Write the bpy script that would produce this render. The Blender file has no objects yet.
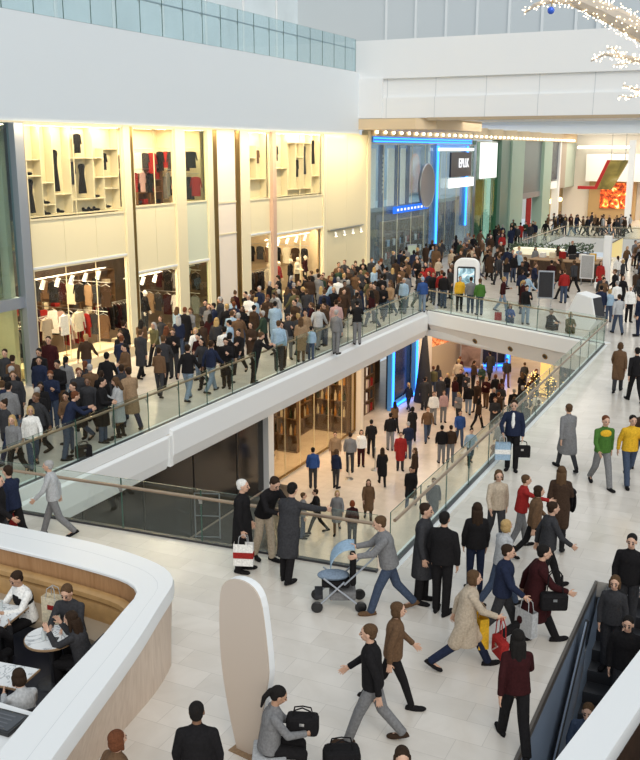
import bpy, bmesh, math, random
from math import sin, cos, pi, radians as R, atan2, hypot
from mathutils import Vector as V, Matrix, Euler
random.seed(7)
SC = bpy.context.scene
COL = SC.collection

# ---------------------------------------------------------------- camera
CAM_H, PITCH, YAW, FPX = 7.6, R(13.6), R(25.7), 950.0
cd = bpy.data.cameras.new('camera')
cam = bpy.data.objects.new('camera', cd)
COL.objects.link(cam)
cam.location = (0, 0, CAM_H)
cam.rotation_euler = (pi/2 - PITCH, 0, YAW)
cd.sensor_width = 36.0
cd.lens = FPX/760*36.0
cd.clip_end = 400
cd.clip_start = 0.1
SC.camera = cam

def ray(u, v):
    a, b = (u-320)/FPX, (v-380)/FPX
    Y, Z = cos(PITCH)-b*sin(PITCH), -sin(PITCH)-b*cos(PITCH)
    return V((a*cos(YAW)-Y*sin(YAW), a*sin(YAW)+Y*cos(YAW), Z))
def onz(u, v, z=0.0):
    r = ray(u, v); t = (z-CAM_H)/r.z
    return V((r.x*t, r.y*t, z))
def proj(x, y, z):
    X, Y, Z = x*cos(YAW)+y*sin(YAW), -x*sin(YAW)+y*cos(YAW), z-CAM_H
    d = Y*cos(PITCH)-Z*sin(PITCH)
    return 320+FPX*X/d, 380+FPX*(-Z*cos(PITCH)-Y*sin(PITCH))/d

# ---------------------------------------------------------------- materials
MATS = {}
def nodes(m):
    m.use_nodes = True
    nt = m.node_tree
    return nt, nt.nodes['Principled BSDF']
def mat(name, col, rough=0.5, metal=0.0, emit=0.0, ecol=None, noise=0.0, nscale=8.0, bump=0.0, spec=0.5, coat=0.0):
    if name in MATS: return MATS[name]
    m = bpy.data.materials.new(name); MATS[name] = m
    nt, b = nodes(m)
    b.inputs['Base Color'].default_value = (*col, 1)
    b.inputs['Roughness'].default_value = rough
    b.inputs['Metallic'].default_value = metal
    b.inputs['Specular IOR Level'].default_value = spec
    b.inputs['Coat Weight'].default_value = coat
    if emit:
        b.inputs['Emission Color'].default_value = (*(ecol or col), 1)
        b.inputs['Emission Strength'].default_value = emit
    if noise or bump:
        tc = nt.nodes.new('ShaderNodeTexCoord'); n = nt.nodes.new('ShaderNodeTexNoise')
        n.inputs['Scale'].default_value = nscale; n.inputs['Detail'].default_value = 3
        nt.links.new(tc.outputs['Object'], n.inputs['Vector'])
        if noise:
            cr = nt.nodes.new('ShaderNodeValToRGB')
            cr.color_ramp.elements[0].position = .3; cr.color_ramp.elements[1].position = .7
            cr.color_ramp.elements[0].color = (*[c*(1-noise) for c in col], 1)
            cr.color_ramp.elements[1].color = (*[min(1, c*(1+noise)) for c in col], 1)
            nt.links.new(n.outputs['Fac'], cr.inputs['Fac']); nt.links.new(cr.outputs['Color'], b.inputs['Base Color'])
        if bump:
            bp = nt.nodes.new('ShaderNodeBump'); bp.inputs['Strength'].default_value = bump
            nt.links.new(n.outputs['Fac'], bp.inputs['Height']); nt.links.new(bp.outputs['Normal'], b.inputs['Normal'])
    return m
def emat(name, col, s):
    if name in MATS: return MATS[name]
    m = bpy.data.materials.new(name); MATS[name] = m
    m.use_nodes = True; nt = m.node_tree; nt.nodes.clear()
    e = nt.nodes.new('ShaderNodeEmission'); o = nt.nodes.new('ShaderNodeOutputMaterial')
    e.inputs[0].default_value = (*col, 1); e.inputs[1].default_value = s
    nt.links.new(e.outputs[0], o.inputs[0])
    return m
def glass(name, tint, refl=0.07, edge=0.5, sheen_mix=0.0, sheen_col=(1, 1, 1)):
    if name in MATS: return MATS[name]
    m = bpy.data.materials.new(name); MATS[name] = m
    m.use_nodes = True; nt = m.node_tree; nt.nodes.clear(); N = nt.nodes.new; L = nt.links.new
    o = N('ShaderNodeOutputMaterial'); mx = N('ShaderNodeMixShader'); t = N('ShaderNodeBsdfTransparent'); g = N('ShaderNodeBsdfGlossy')
    lw = N('ShaderNodeLayerWeight'); lw.inputs['Blend'].default_value = .25
    mr = N('ShaderNodeMapRange'); mr.inputs['To Min'].default_value = refl; mr.inputs['To Max'].default_value = edge
    t.inputs[0].default_value = (*tint, 1); g.inputs['Roughness'].default_value = .03; g.inputs[0].default_value = (.95, 1, .98, 1)
    L(lw.outputs['Facing'], mr.inputs['Value'])
    pw = N('ShaderNodeMath'); pw.operation = 'POWER'; pw.inputs[1].default_value = 2.5
    L(lw.outputs['Facing'], pw.inputs[0]); L(pw.outputs[0], mr.inputs['Value'])
    L(mr.outputs[0], mx.inputs[0]); L(t.outputs[0], mx.inputs[1]); L(g.outputs[0], mx.inputs[2])
    last = mx
    if sheen_mix:  # flat pale colour mixed in, standing for reflected light on the glass
        d = N('ShaderNodeBsdfDiffuse'); d.inputs[0].default_value = (*sheen_col, 1)
        m2 = N('ShaderNodeMixShader'); m2.inputs[0].default_value = sheen_mix
        L(mx.outputs[0], m2.inputs[1]); L(d.outputs[0], m2.inputs[2]); last = m2
    L(last.outputs[0], o.inputs[0])
    return m

def tile_mat(name, c1, c2, mortar, w, h, rough=.22, rot=0.0):
    m = bpy.data.materials.new(name); MATS[name] = m
    nt, b = nodes(m); N = nt.nodes.new; L = nt.links.new
    tc = N('ShaderNodeTexCoord'); mp = N('ShaderNodeMapping'); mp.inputs['Rotation'].default_value = (0, 0, rot)
    br = N('ShaderNodeTexBrick'); br.inputs['Scale'].default_value = 1
    br.inputs['Brick Width'].default_value = w; br.inputs['Row Height'].default_value = h
    br.inputs['Mortar Size'].default_value = .004; br.inputs['Bias'].default_value = 0
    br.inputs['Color1'].default_value = (*c1, 1); br.inputs['Color2'].default_value = (*c2, 1); br.inputs['Mortar'].default_value = (*mortar, 1)
    br.offset = .37
    n = N('ShaderNodeTexNoise'); n.inputs['Scale'].default_value = 1.3; n.inputs['Detail'].default_value = 6; n.inputs['Distortion'].default_value = 1.5
    mx = N('ShaderNodeMix'); mx.data_type = 'RGBA'; mx.blend_type = 'MULTIPLY'; mx.inputs[0].default_value = .35
    cr = N('ShaderNodeValToRGB'); cr.color_ramp.elements[0].color = (.80, .78, .75, 1); cr.color_ramp.elements[0].position = .35; cr.color_ramp.elements[1].position = .62
    L(tc.outputs['Object'], mp.inputs[0]); L(mp.outputs[0], br.inputs['Vector']); L(tc.outputs['Object'], n.inputs['Vector'])
    L(n.outputs['Fac'], cr.inputs[0]); L(br.outputs['Color'], mx.inputs[6]); L(cr.outputs[0], mx.inputs[7]); L(mx.outputs[2], b.inputs['Base Color'])
    b.inputs['Roughness'].default_value = rough
    return m
def wood_mat(name, c1, c2, scale=(2, 2, 14), rough=.4):
    m = bpy.data.materials.new(name); MATS[name] = m
    nt, b = nodes(m); N = nt.nodes.new; L = nt.links.new
    tc = N('ShaderNodeTexCoord'); mp = N('ShaderNodeMapping'); mp.inputs['Scale'].default_value = scale
    n = N('ShaderNodeTexNoise'); n.inputs['Scale'].default_value = 2; n.inputs['Detail'].default_value = 6; n.inputs['Distortion'].default_value = .6
    cr = N('ShaderNodeValToRGB'); cr.color_ramp.elements[0].color = (*c1, 1); cr.color_ramp.elements[1].color = (*c2, 1)
    cr.color_ramp.elements[0].position = .3; cr.color_ramp.elements[1].position = .7
    L(tc.outputs['Object'], mp.inputs[0]); L(mp.outputs[0], n.inputs['Vector']); L(n.outputs['Fac'], cr.inputs[0]); L(cr.outputs[0], b.inputs['Base Color'])
    b.inputs['Roughness'].default_value = rough
    return m
def ramp_mat(name, stops, scale, emit=0.0, rough=.4, distort=1.0, axis_scale=(1, 1, 1), wave=False):
    """a printed or patterned surface: noise through a colour ramp"""
    m = bpy.data.materials.new(name); MATS[name] = m
    nt, b = nodes(m); N = nt.nodes.new; L = nt.links.new
    tc = N('ShaderNodeTexCoord'); mp = N('ShaderNodeMapping'); mp.inputs['Scale'].default_value = axis_scale
    if wave:
        n = N('ShaderNodeTexWave'); n.inputs['Distortion'].default_value = distort
    else:
        n = N('ShaderNodeTexNoise'); n.inputs['Detail'].default_value = 5; n.inputs['Distortion'].default_value = distort
    n.inputs['Scale'].default_value = scale
    cr = N('ShaderNodeValToRGB')
    while len(cr.color_ramp.elements) < len(stops): cr.color_ramp.elements.new(.5)
    for e, (p, c) in zip(cr.color_ramp.elements, stops): e.position = p; e.color = (*c, 1)
    L(tc.outputs['Object'], mp.inputs[0]); L(mp.outputs[0], n.inputs['Vector']); L(n.outputs['Fac'], cr.inputs[0]); L(cr.outputs[0], b.inputs['Base Color'])
    b.inputs['Roughness'].default_value = rough
    if emit:
        L(cr.outputs[0], b.inputs['Emission Color']); b.inputs['Emission Strength'].default_value = emit
    return m

white = mat('white_paint', (.82, .83, .83), .5)
plaster = mat('pale_plaster', (.78, .83, .86), .6)
solid_white = mat('white_solid_surface', (.80, .81, .81), .28)
grey_metal = mat('grey_aluminium', (.42, .45, .50), .35, .6)
steel = mat('brushed_steel', (.55, .55, .54), .3, 1.0)
bronze = mat('bronze_handrail', (.42, .31, .22), .32, .75)
gold = mat('dark_gold_metal', (.30, .19, .06), .3, .85)
cream = mat('cream_lacquer', (.85, .75, .52), .4)
cream_panel = mat('cream_glass_panel', (.86, .76, .50), .25)
fin = mat('cream_fin', (.80, .71, .48), .35)
dark_panel = mat('dark_panel', (.03, .03, .035), .35)
black = mat('black_plastic', (.012, .012, .013), .35)
dark_brown = mat('dark_brown_wood', (.055, .03, .018), .4, noise=.3)
greenedge = mat('green_glass_edge', (.05, .11, .085), .2)
balglass = glass('clear_glass', (.93, .97, .945), .05, .55)
upglass = glass('blue_glass', (.84, .92, .94), .07, .35, .10, (.70, .84, .88))
shopglass = glass('shop_glass', (.97, .97, .95), .02, .2)
greenshop = glass('green_tint_glass', (.86, .91, .83), .05, .25)
floor_m = tile_mat('pale_stone_tiles', (.76, .705, .635), (.68, .625, .555), (.57, .52, .46), .95, .47, .2)
lowfloor_m = tile_mat('warm_stone_tiles', (.74, .64, .53), (.68, .58, .47), (.55, .46, .38), 1.2, .6, .25)

# ---------------------------------------------------------------- mesh helpers
class MB:
    def __init__(s): s.v = []; s.f = []; s.m = []
    def add(s, vs, fs, mi=0):
        o = len(s.v); s.v += [tuple(p) for p in vs]
        for f in fs: s.f.append([o+i for i in f]); s.m.append(mi)
        return s
    def box(s, x0, x1, y0, y1, z0, z1, mi=0, rz=0, c=None):
        vs = [(x, y, z) for z in (z0, z1) for y in (y0, y1) for x in (x0, x1)]
        if rz:
            c = c or ((x0+x1)/2, (y0+y1)/2)
            vs = [(c[0]+(x-c[0])*cos(rz)-(y-c[1])*sin(rz), c[1]+(x-c[0])*sin(rz)+(y-c[1])*cos(rz), z) for x, y, z in vs]
        return s.add(vs, [(0, 2, 3, 1), (4, 5, 7, 6), (0, 1, 5, 4), (2, 6, 7, 3), (0, 4, 6, 2), (1, 3, 7, 5)], mi)
    def prism(s, pts, z0, z1, mi=0):
        n = len(pts)
        a = sum(pts[i][0]*pts[(i+1) % n][1]-pts[(i+1) % n][0]*pts[i][1] for i in range(n))
        if a < 0: pts = pts[::-1]
        vs = [(p[0], p[1], z0) for p in pts]+[(p[0], p[1], z1) for p in pts]
        return s.add(vs, [tuple(range(n))[::-1], tuple(range(n, 2*n))]+[(i, (i+1) % n, n+(i+1) % n, n+i) for i in range(n)], mi)
    def tube(s, p, q, r, r2=None, n=10, mi=0, cap=True):
        p, q = V(p), V(q); r2 = r if r2 is None else r2
        d = (q-p); 
        if d.length < 1e-6: return s
        d.normalize(); a = d.orthogonal().normalized(); b = d.cross(a)
        vs = []
        for c, rr in ((p, r), (q, r2)):
            for i in range(n):
                t = 2*pi*i/n; vs.append(c+a*cos(t)*rr+b*sin(t)*rr)
        fs = [(i, (i+1) % n, n+(i+1) % n, n+i) for i in range(n)]
        if cap: fs += [tuple(range(n))[::-1], tuple(range(n, 2*n))]
        return s.add(vs, fs, mi)
    def path(s, pts, r, n=8, mi=0):
        for a, b in zip(pts[:-1], pts[1:]): s.tube(a, b, r, n=n, mi=mi)
        for p in pts[1:-1]: s.ball(p, (r*1.01,)*3, 6, 5, mi)
        return s
    def lathe(s, prof, c=(0, 0, 0), n=20, mi=0):
        vs = []; k = len(prof)
        for i in range(n):
            t = 2*pi*i/n
            for r, z in prof: vs.append((c[0]+r*cos(t), c[1]+r*sin(t), c[2]+z))
        fs = [(i*k+j, ((i+1) % n)*k+j, ((i+1) % n)*k+j+1, i*k+j+1) for i in range(n) for j in range(k-1)]
        fs.append([i*k for i in range(n)][::-1]); fs.append([i*k+k-1 for i in range(n)])
        return s.add(vs, fs, mi)
    def ball(s, c, r, nu=12, nv=8, mi=0, M=None):
        vs = []
        for j in range(nv+1):
            ph = pi*j/nv
            for i in range(nu):
                t = 2*pi*i/nu
                p = V((r[0]*sin(ph)*cos(t), r[1]*sin(ph)*sin(t), r[2]*cos(ph)))
                if M is not None: p = M @ p
                vs.append(V(c)+p)
        return s.add(vs, [(j*nu+i, (j+1)*nu+i, (j+1)*nu+(i+1) % nu, j*nu+(i+1) % nu) for j in range(nv) for i in range(nu)], mi)
    def mesh(s, name):
        me = bpy.data.meshes.new(name); me.from_pydata(s.v, [], s.f)
        me.polygons.foreach_set('material_index', s.m)
        bm = bmesh.new(); bm.from_mesh(me); bmesh.ops.remove_doubles(bm, verts=bm.verts, dist=1e-5)
        bmesh.ops.recalc_face_normals(bm, faces=bm.faces); bm.to_mesh(me); bm.free()
        return me
    def build(s, name, m, parent=None, smooth=False, bevel=0):
        ob = link(name, s.mesh(name), m, parent)
        if bevel:
            md = ob.modifiers.new('bevel', 'BEVEL'); md.width = bevel; md.segments = 2; md.limit_method = 'ANGLE'
        if smooth:
            ob.data.polygons.foreach_set('use_smooth', [True]*len(ob.data.polygons))
            try: ob.data.set_sharp_from_angle(angle=R(40))
            except Exception: pass
        return ob
def link(name, me, m=None, parent=None):
    ob = bpy.data.objects.new(name, me); COL.objects.link(ob)
    for x in (m if isinstance(m, (list, tuple)) else [m] if m else []): me.materials.append(x)
    if parent: ob.parent = parent
    return ob
def tag(o, label=None, cat=None, group=None, kind=None):
    if label: o['label'] = label
    if cat: o['category'] = cat
    if group: o['group'] = group
    if kind: o['kind'] = kind
    return o
def empty(name, loc=(0, 0, 0), rz=0, label=None, cat=None, group=None):
    o = bpy.data.objects.new(name, None); COL.objects.link(o); o.location = loc; o.rotation_euler.z = rz; o.empty_display_size = .1
    return tag(o, label, cat, group)
def struct(name, mb, m, parent=None, **k):
    o = mb.build(name, m, parent, **k)
    if not parent: o['kind'] = 'structure'
    return o
def copy_tree(o, parent=None):
    c = o.copy(); COL.objects.link(c)
    if parent: c.parent = parent
    for ch in o.children: copy_tree(ch, c)
    return c
def area(name, loc, sx, sy, power, col, rot=(0, 0, 0)):
    l = bpy.data.lights.new(name, 'AREA'); l.shape = 'RECTANGLE'; l.size = sx; l.size_y = sy; l.energy = power; l.color = col
    o = bpy.data.objects.new(name, l); COL.objects.link(o); o.location = loc; o.rotation_euler = rot
    return o
ORD = ['first', 'second', 'third', 'fourth', 'fifth', 'sixth', 'seventh', 'eighth', 'ninth', 'tenth', 'eleventh', 'twelfth', 'thirteenth', 'fourteenth', 'fifteenth', 'sixteenth', 'seventeenth', 'eighteenth', 'nineteenth', 'twentieth']
def nth(i):
    if i < 20: return ORD[i]
    tens = {2: 'twenty', 3: 'thirty', 4: 'forty', 5: 'fifty'}[(i+1)//10]; u = (i+1) % 10
    return tens+'-'+ORD[u-1] if u else {'twenty': 'twentieth', 'thirty': 'thirtieth', 'forty': 'fortieth', 'fifty': 'fiftieth'}[tens]
# ================================================================ THE SETTING
XW = -22.0                      # plane of the shop fronts
XE, XR, YN = -15.15, -6.05, 14.55   # edges of the opening in the floor
A_, B_, C_, D_ = (XE, YN), (XR, 15.2), (XR, 38.6), (XE, 43.5)
fl = MB()
for P in ([(-22.6, 2), (XE, 2), (XE, 43.5), (-22.6, 43.5)],
          [(XE, 2), (-2.37, 2), (-2.37, 15.2), (XR, 15.2), (XE, YN)],
          [(XR, 15.2), (-2.37, 15.2), (-2.37, 38.6), (XR, 38.6)],
          [(-2.37, 16.5), (12, 16.5), (12, 38.6), (-2.37, 38.6)], [(-2.37, 2), (12, 2), (12, 6), (-2.37, 6)],
          [(-2.17, 6), (-.85, 13.5), (-.85, 16.5), (12, 16.5), (12, 6)],
          [(-22.6, 43.5), (XE, 43.5), (XR, 38.6), (12, 38.6), (12, 71.5), (-22.6, 71.5)],
          [(-22.6, 71.5), (-17.5, 71.5), (-17.5, 87), (-22.6, 87)], [(-22.6, 87), (12, 87), (12, 113), (-22.6, 113)],
          [(4, 71.5), (12, 71.5), (12, 87), (4, 87)]):
    fl.prism(P, -.3, 0)
struct('floor', fl, floor_m)
lf = MB().box(-23, 9, 9, 90, -6.3, -6.0)
struct('floor_lower', lf, lowfloor_m)
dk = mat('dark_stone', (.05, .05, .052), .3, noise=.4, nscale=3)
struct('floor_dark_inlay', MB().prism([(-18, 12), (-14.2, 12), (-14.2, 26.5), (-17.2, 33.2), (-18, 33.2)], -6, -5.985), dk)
# white fascias round the opening
fa = MB()
fa.box(XE-.3, XE+.02, 12, 43.4, -.26, .03)
fa.prism([(XE-.3, -.26), (XE+.02, -.26), (XE+.02, -.9), (XE-.02, -1.24), (XE-.3, -1.24)], 12, 21.5)
# profile prisms are drawn in x,z and stood up along y below
def stand(mb):                                      # (a, b, c) -> (a, c, b)
    mb.v = [(a, c, b) for a, b, c in mb.v]; return mb
f2 = stand(MB().prism([(XE-.3, -.26), (XE+.03, -.28), (XE+.1, -.34), (XE+.06, -.95), (XE-.02, -1.27), (XE-.3, -1.27)], 12, 21.4))
f3 = stand(MB().prism([(XE-.3, -.10), (XE+.03, -.12), (XE+.13, -.18), (XE+.13, -.88), (XE-.02, -1.27), (XE-.3, -1.27)], 21.55, 43.3))
f1 = MB().box(XE-.3, XE+.02, 12, 43.4, -.26, .03)
o = struct('trim_1', f1, white)
for m_, n_ in ((f2, 'trim_2'), (f3, 'trim_3')): struct(n_, m_, white, bevel=.02)
struct('trim_4', MB().box(XE-.1, XE+.11, 21.4, 21.55, -1.2, -.3), white)
du = (V((C_[0], C_[1], 0))-V((D_[0], D_[1], 0))); DL = du.length; du.normalize(); ang = atan2(du.y, du.x)
pf = MB().prism([(.0, .03), (-.06, .03), (-.1, -.02), (-.1, -.62), (.02, -.68), (.34, -1.36), (.6, -1.4), (.6, .03)], 0.12, DL)
vs = []
for a, b, c in pf.v:                                 # a: inwards (away from the opening), b: height, c: along
    p = V((D_[0], D_[1], 0))+du*c+V((-du.y, du.x, 0))*a
    vs.append((p.x, p.y, b))
pf.v = vs
struct('trim_5', pf, white)
for k, c in enumerate((3.15, 5.35, 7.35)):            # the round spots in the slanted underside
    p = V((D_[0], D_[1], 0))+du*c+V((-du.y, du.x, 0))*.17
    p.z = -1.02
    nrm = (V((du.y, -du.x, 0))*.68+V((0, 0, -1))*.34).normalized()
    ob = empty('recessed_spot', p, 0, 'round dark recessed spot in the slanted edge of the far bridge, %s from left' % nth(k), 'spotlight', 'recessed spots in the bridge edge')
    ob.rotation_mode = 'QUATERNION'; ob.rotation_quaternion = V((0, 0, 1)).rotation_difference(nrm)
    MB().lathe([(.13, -.03), (.13, .03), (.10, .035), (.09, .0)], n=18).build('ring', gold, ob, smooth=True)
    MB().lathe([(.0, -.01), (.085, -.01), (.085, .012), (.0, .02)], n=16).build('lens', dark_panel, ob.children[0], smooth=True)
nf = MB().prism([(XE, YN), (XR, 15.2), (XR, 15.05), (XE, 14.4)], -1.3, -.3)
struct('trim_6', nf, white)
struct('trim_7', MB().box(XR-.02, XR+.25, 15.2, 38.55, -1.3, .02), white)
so = MB()
for P in ([(-22, 12), (XE-.2, 12), (XE-.2, 43.4), (-22, 43.4)], [(-22, 43.4), (XE, 43.6), (XR, 39.2), (9, 39.2), (9, 71.4), (-22, 71.4)],
          [(XR+.1, 15.2), (9, 17), (9, 39.2), (XR+.1, 39.2)]):
    so.prism(P, -1.25, -.95)
struct('ceiling_lower', so, white)
struct('wall_lower_far', MB().box(-22, 9, 74, 74.4, -6, -.9), mat('warm_plaster', (.62, .45, .28), .6))
struct('wall_lower_right', MB().box(5, 5.4, 17, 74, -6, -.9), mat('warm_plaster', (.6, .45, .3), .6))
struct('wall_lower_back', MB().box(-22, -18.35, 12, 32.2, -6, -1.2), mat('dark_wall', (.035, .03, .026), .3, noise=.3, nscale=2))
# upper left wall: the white parapet over the shops
struct('wall_left', MB().box(-22.6, XW, 6, 50.8, 8.5, 11.8), plaster)
struct('trim_8', MB().box(-22.7, XW+.03, 6, 50.8, 8.44, 8.5), fin)
struct('ceiling_shop', MB().box(-30.5, -22.6, 8, 52, 8.5, 8.7), cream)
struct('floor_gallery', MB().box(-30, -22.6, 6, 58, 11.4, 11.75), floor_m)
struct('wall_gallery', MB().box(-29.5, -29, 6, 58, 11.75, 18.5), mat('gallery_wall', (.70, .77, .80), .5, noise=.08, nscale=.4))
gw = MB(); 
for k in range(12): gw.box(-28.98, -28.9, 10+k*4, 10.12+k*4, 11.75, 18.4)
struct('trim_gallery', gw, white)
struct('ceiling_gallery', MB().box(-30, -24.5, 6, 26, 15.2, 15.5), mat('beige_soffit', (.62, .48, .36), .6))
# white bridge across the top right
BY = 50.8
br = MB(); br.box(-22.4, 12, BY, BY+1.2, 11.42, 13.45); br.box(-22.4, 12, BY+.16, BY+1.2, 10.42, 11.42); br.box(-22.4, 12, BY, BY+1.2, 9.32, 10.42)
br.box(-22.4, -20.6, BY-.12, BY+1, 9.32, 11.44)
struct('wall_bridge', br, white)
jt = MB()
for k in range(11): jt.box(-20.4+k*2.8, -20.37+k*2.8, BY-.004, BY+.02, 9.33, 10.42); jt.box(-20.4+k*2.8, -20.37+k*2.8, BY+.152, BY+.18, 10.42, 11.42)
struct('trim_bridge', jt, mat('joint_grey', (.55, .58, .6), .6))
struct('trim_bridge_base', MB().box(-18, 12, BY-.05, BY+.3, 9.17, 9.33), mat('bronze_edge', (.42, .33, .22), .4))
struct('beam_beige', MB().prism([(-22, BY-.1), (-18.6, BY-.1), (-17.6, BY+.5), (-17.6, 60), (-22, 60)], 8.72, 9.3), mat('beige_paint', (.72, .56, .36), .6))
struct('ceiling', MB().box(-22.4, 12, BY+.3, 60, 9.3, 9.5), white)
struct('ceiling_far', MB().box(-22.4, 12, 104, 113, 9.3, 9.5), white)
wv = MB()
for k in range(9):
    for i in range(34):
        x = -22+i; za, zb = 9.6+.28*sin(x*.8+k), 9.6+.28*sin((x+1)*.8+k); y = 62+k*4.6
        wv.add([(x, y, 9.2), (x+1, y, 9.2), (x+1, y+.5, 9.2), (x, y+.5, 9.2), (x, y, za+.5), (x+1, y, zb+.5), (x+1, y+.5, zb+.5), (x, y+.5, za+.5)], [(0, 1, 2, 3), (4, 7, 6, 5), (0, 4, 5, 1), (2, 6, 7, 3), (0, 3, 7, 4), (1, 5, 6, 2)])
struct('trim_ceiling_wave', wv, plaster)
struct('wall_attic', MB().box(-30, 14, 57, 57.4, 11.5, 20), mat('grey_cladding', (.54, .58, .60), .5))
rb = MB()
for k in range(20): rb.box(-23+k*1.9, -22.86+k*1.9, 56.9, 57.02, 11.5, 20)
rb.box(-10.4, -10.15, 56.85, 57.02, 11.5, 20)
struct('trim_attic', rb, mat('pale_rib', (.70, .73, .74), .5))
struct('wall_right', MB().box(12, 12.4, 2, 113, -.3, 9.4), plaster)
struct('wall_end', MB().box(-30, 14, 113, 113.5, -.3, 9.4), mat('end_wall', (.78, .74, .68), .6))

# ---------------------------------------------------------------- glass balustrades
def balustrade(name, pts, label, side=1, step=1.5, h=1.12, rail_h=.98, z=0, railmat=None, gl=None, t=.02, off=.09):
    o = empty(name, (pts[0][0], pts[0][1], z), 0, label, 'balustrade')
    base = V((pts[0][0], pts[0][1], z)); rail = []
    for (a, b) in zip(pts[:-1], pts[1:]):
        a, b = V((*a, 0)), V((*b, 0)); d = b-a; L = d.length; d.normalize(); n = V((-d.y, d.x, 0))*side
        k = max(1, round(L/step)); s = L/k
        M = Matrix(((d.x, n.x, 0), (d.y, n.y, 0), (0, 0, 1)))
        for i in range(k):
            def put(mb):
                mb.v = [tuple(M @ V(p)+a+d*(i*s)-V((base.x, base.y, 0))) for p in mb.v]; return mb
            pm = MB().box(.012, s-.012, -t/2, t/2, .03, h)
            pm.m = [1, 1, 0, 0, 1, 1]
            q = put(pm).build('glass_panel', [gl or balglass, greenedge], o)
            if i:
                put(MB().tube((0, .012, rail_h-.1), (0, off, rail_h-.05), .016, n=6).tube((0, off, rail_h-.05), (0, off, rail_h), .012, n=6).box(-.035, .035, .01, .024, rail_h-.15, rail_h-.06)).build('bracket', steel, o)
                put(MB().box(-.011, .011, -t/2, t/2, .03, h)).build('joint', greenedge, o)
        put = None
        mb = MB().box(0, L, -.05, .05, -.02, .045); mb.v = [tuple(M @ V(p)+a-V((base.x, base.y, 0))) for p in mb.v]
        mb.build('base_channel', dark_panel if name == 'glass_balustrade' else steel, o)
        rail += [a+n*off, b+n*off]
    pp = [rail[0]]+[(rail[2*i+1]+rail[2*i+2])/2 for i in range(len(rail)//2-1)]+[rail[-1]]
    MB().path([p-V((base.x, base.y, 0))+V((0, 0, rail_h)) for p in pp], .034, 10).build('handrail', railmat or bronze, o, smooth=True)
    return o
balustrade('glass_balustrade', [(XE-.12, 14.75), (XE-.12, 43.35)], 'long glass balustrade with bronze handrail along left walkway above white fascia', 1)
balustrade('glass_balustrade', [(XE-.1, 43.58), (XR+.1, 38.72)], 'glass balustrade with handrail on far bridge edge behind the opening', 1, step=1.7)
balustrade('glass_balustrade', [(XR+.1, 38.5), (XR+.1, 15.35)], 'long glass balustrade on the right of opening, behind man with briefcase', 1, step=1.6)
balustrade('glass_balustrade', [(XR-.05, 15.14), (XE-.1, 14.47), (-19, 14.2)], 'near glass balustrade with brown handrail where three dark-coated men stand', 1, step=1.9)
balustrade('glass_balustrade', [(XW-.25, 8), (XW-.25, BY)], 'bluish glass balustrade on top of white wall above the shops', 1, step=1.45, h=1.75, rail_h=1.25, z=11.8, railmat=grey_metal, gl=upglass)
balustrade('glass_balustrade', [(4, 87.1), (-17.4, 87.1)], 'distant glass balustrade in front of food court crowd', -1, step=1.7)
balustrade('glass_balustrade', [(-17.6, 87), (-17.6, 71.6)], 'short glass balustrade beside distant opening by the grey shopfront', 1, step=1.7)
struct('trim_9', MB().box(-17.6, 4, 86.85, 87.15, -1.2, .02), white)
struct('trim_10', MB().box(-17.7, -17.4, 71.5, 87, -1.2, .02), white)
struct('trim_11', MB().box(-17.6, 4, 71.4, 71.6, -1.2, .02), white)
# ================================================================ THE CREAM CLOTHES SHOP (left wall)
def window(n, y0, y1, z0, z1, gm, fr, fw=.06, x=XW, mull=()):
    o = MB().box(x-.06, x+.04, y0, y0+fw, z0, z1).box(x-.06, x+.04, y1-fw, y1, z0, z1).box(x-.06, x+.04, y0+fw, y1-fw, z1-fw, z1).box(x-.06, x+.04, y0+fw, y1-fw, z0, z0+fw)
    f = struct('window_%d' % n, o, fr)
    ys = [y0+fw]+list(mull)+[y1-fw]
    for a, b in zip(ys[:-1], ys[1:]):
        MB().box(x-.02, x-.005, a+.006, b-.006, z0+fw, z1-fw).build('pane', gm, f)
    for m_ in mull: MB().box(x-.03, x+.012, m_-.004, m_+.004, z0+fw, z1-fw).build('glazing_joint', fin, f)
    return f
# piers between bays
def pier(n, y0, y1, m, z0=0, z1=8.44, x0=-22.1, x1=XW+.1): return struct('column_%d' % n, MB().box(x0, x1, y0, y1, z0, z1), m, bevel=.01)
pier(1, 23.35, 23.75, grey_metal, x1=XW+.22)
struct('column_2', MB().box(-22.1, XW+.05, 23.75, 23.95, 0, 8.44), gold)
pier(3, 29.0, 29.4, fin, x1=XW+.1); struct('column_4', MB().box(-22.1, XW+.06, 29.35, 29.62, 0, 8.44), gold)
pier(5, 32.3, 33.0, fin, x1=XW+.12)
pier(6, 34.7, 35.1, fin); struct('column_7', MB().box(-22.1, XW+.06, 35.1, 35.5, 0, 8.44), gold)
pier(8, 35.5, 37.05, mat('white_pink_pier', (.86, .76, .64), .4), x1=XW+.02); struct('column_9', MB().box(-22.1, XW+.06, 37.05, 37.4, 0, 8.44), gold)
pier(10, 37.4, 38.2, cream); pier(11, 40.2, 40.55, mat('pinkish_pier', (.62, .42, .30), .4), x1=XW+.2); struct('column_12', MB().box(-22.1, XW+.06, 40.55, 40.8, 0, 8.44), gold)
pier(13, 46.0, 46.35, fin, x1=XW+.1)
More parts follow.
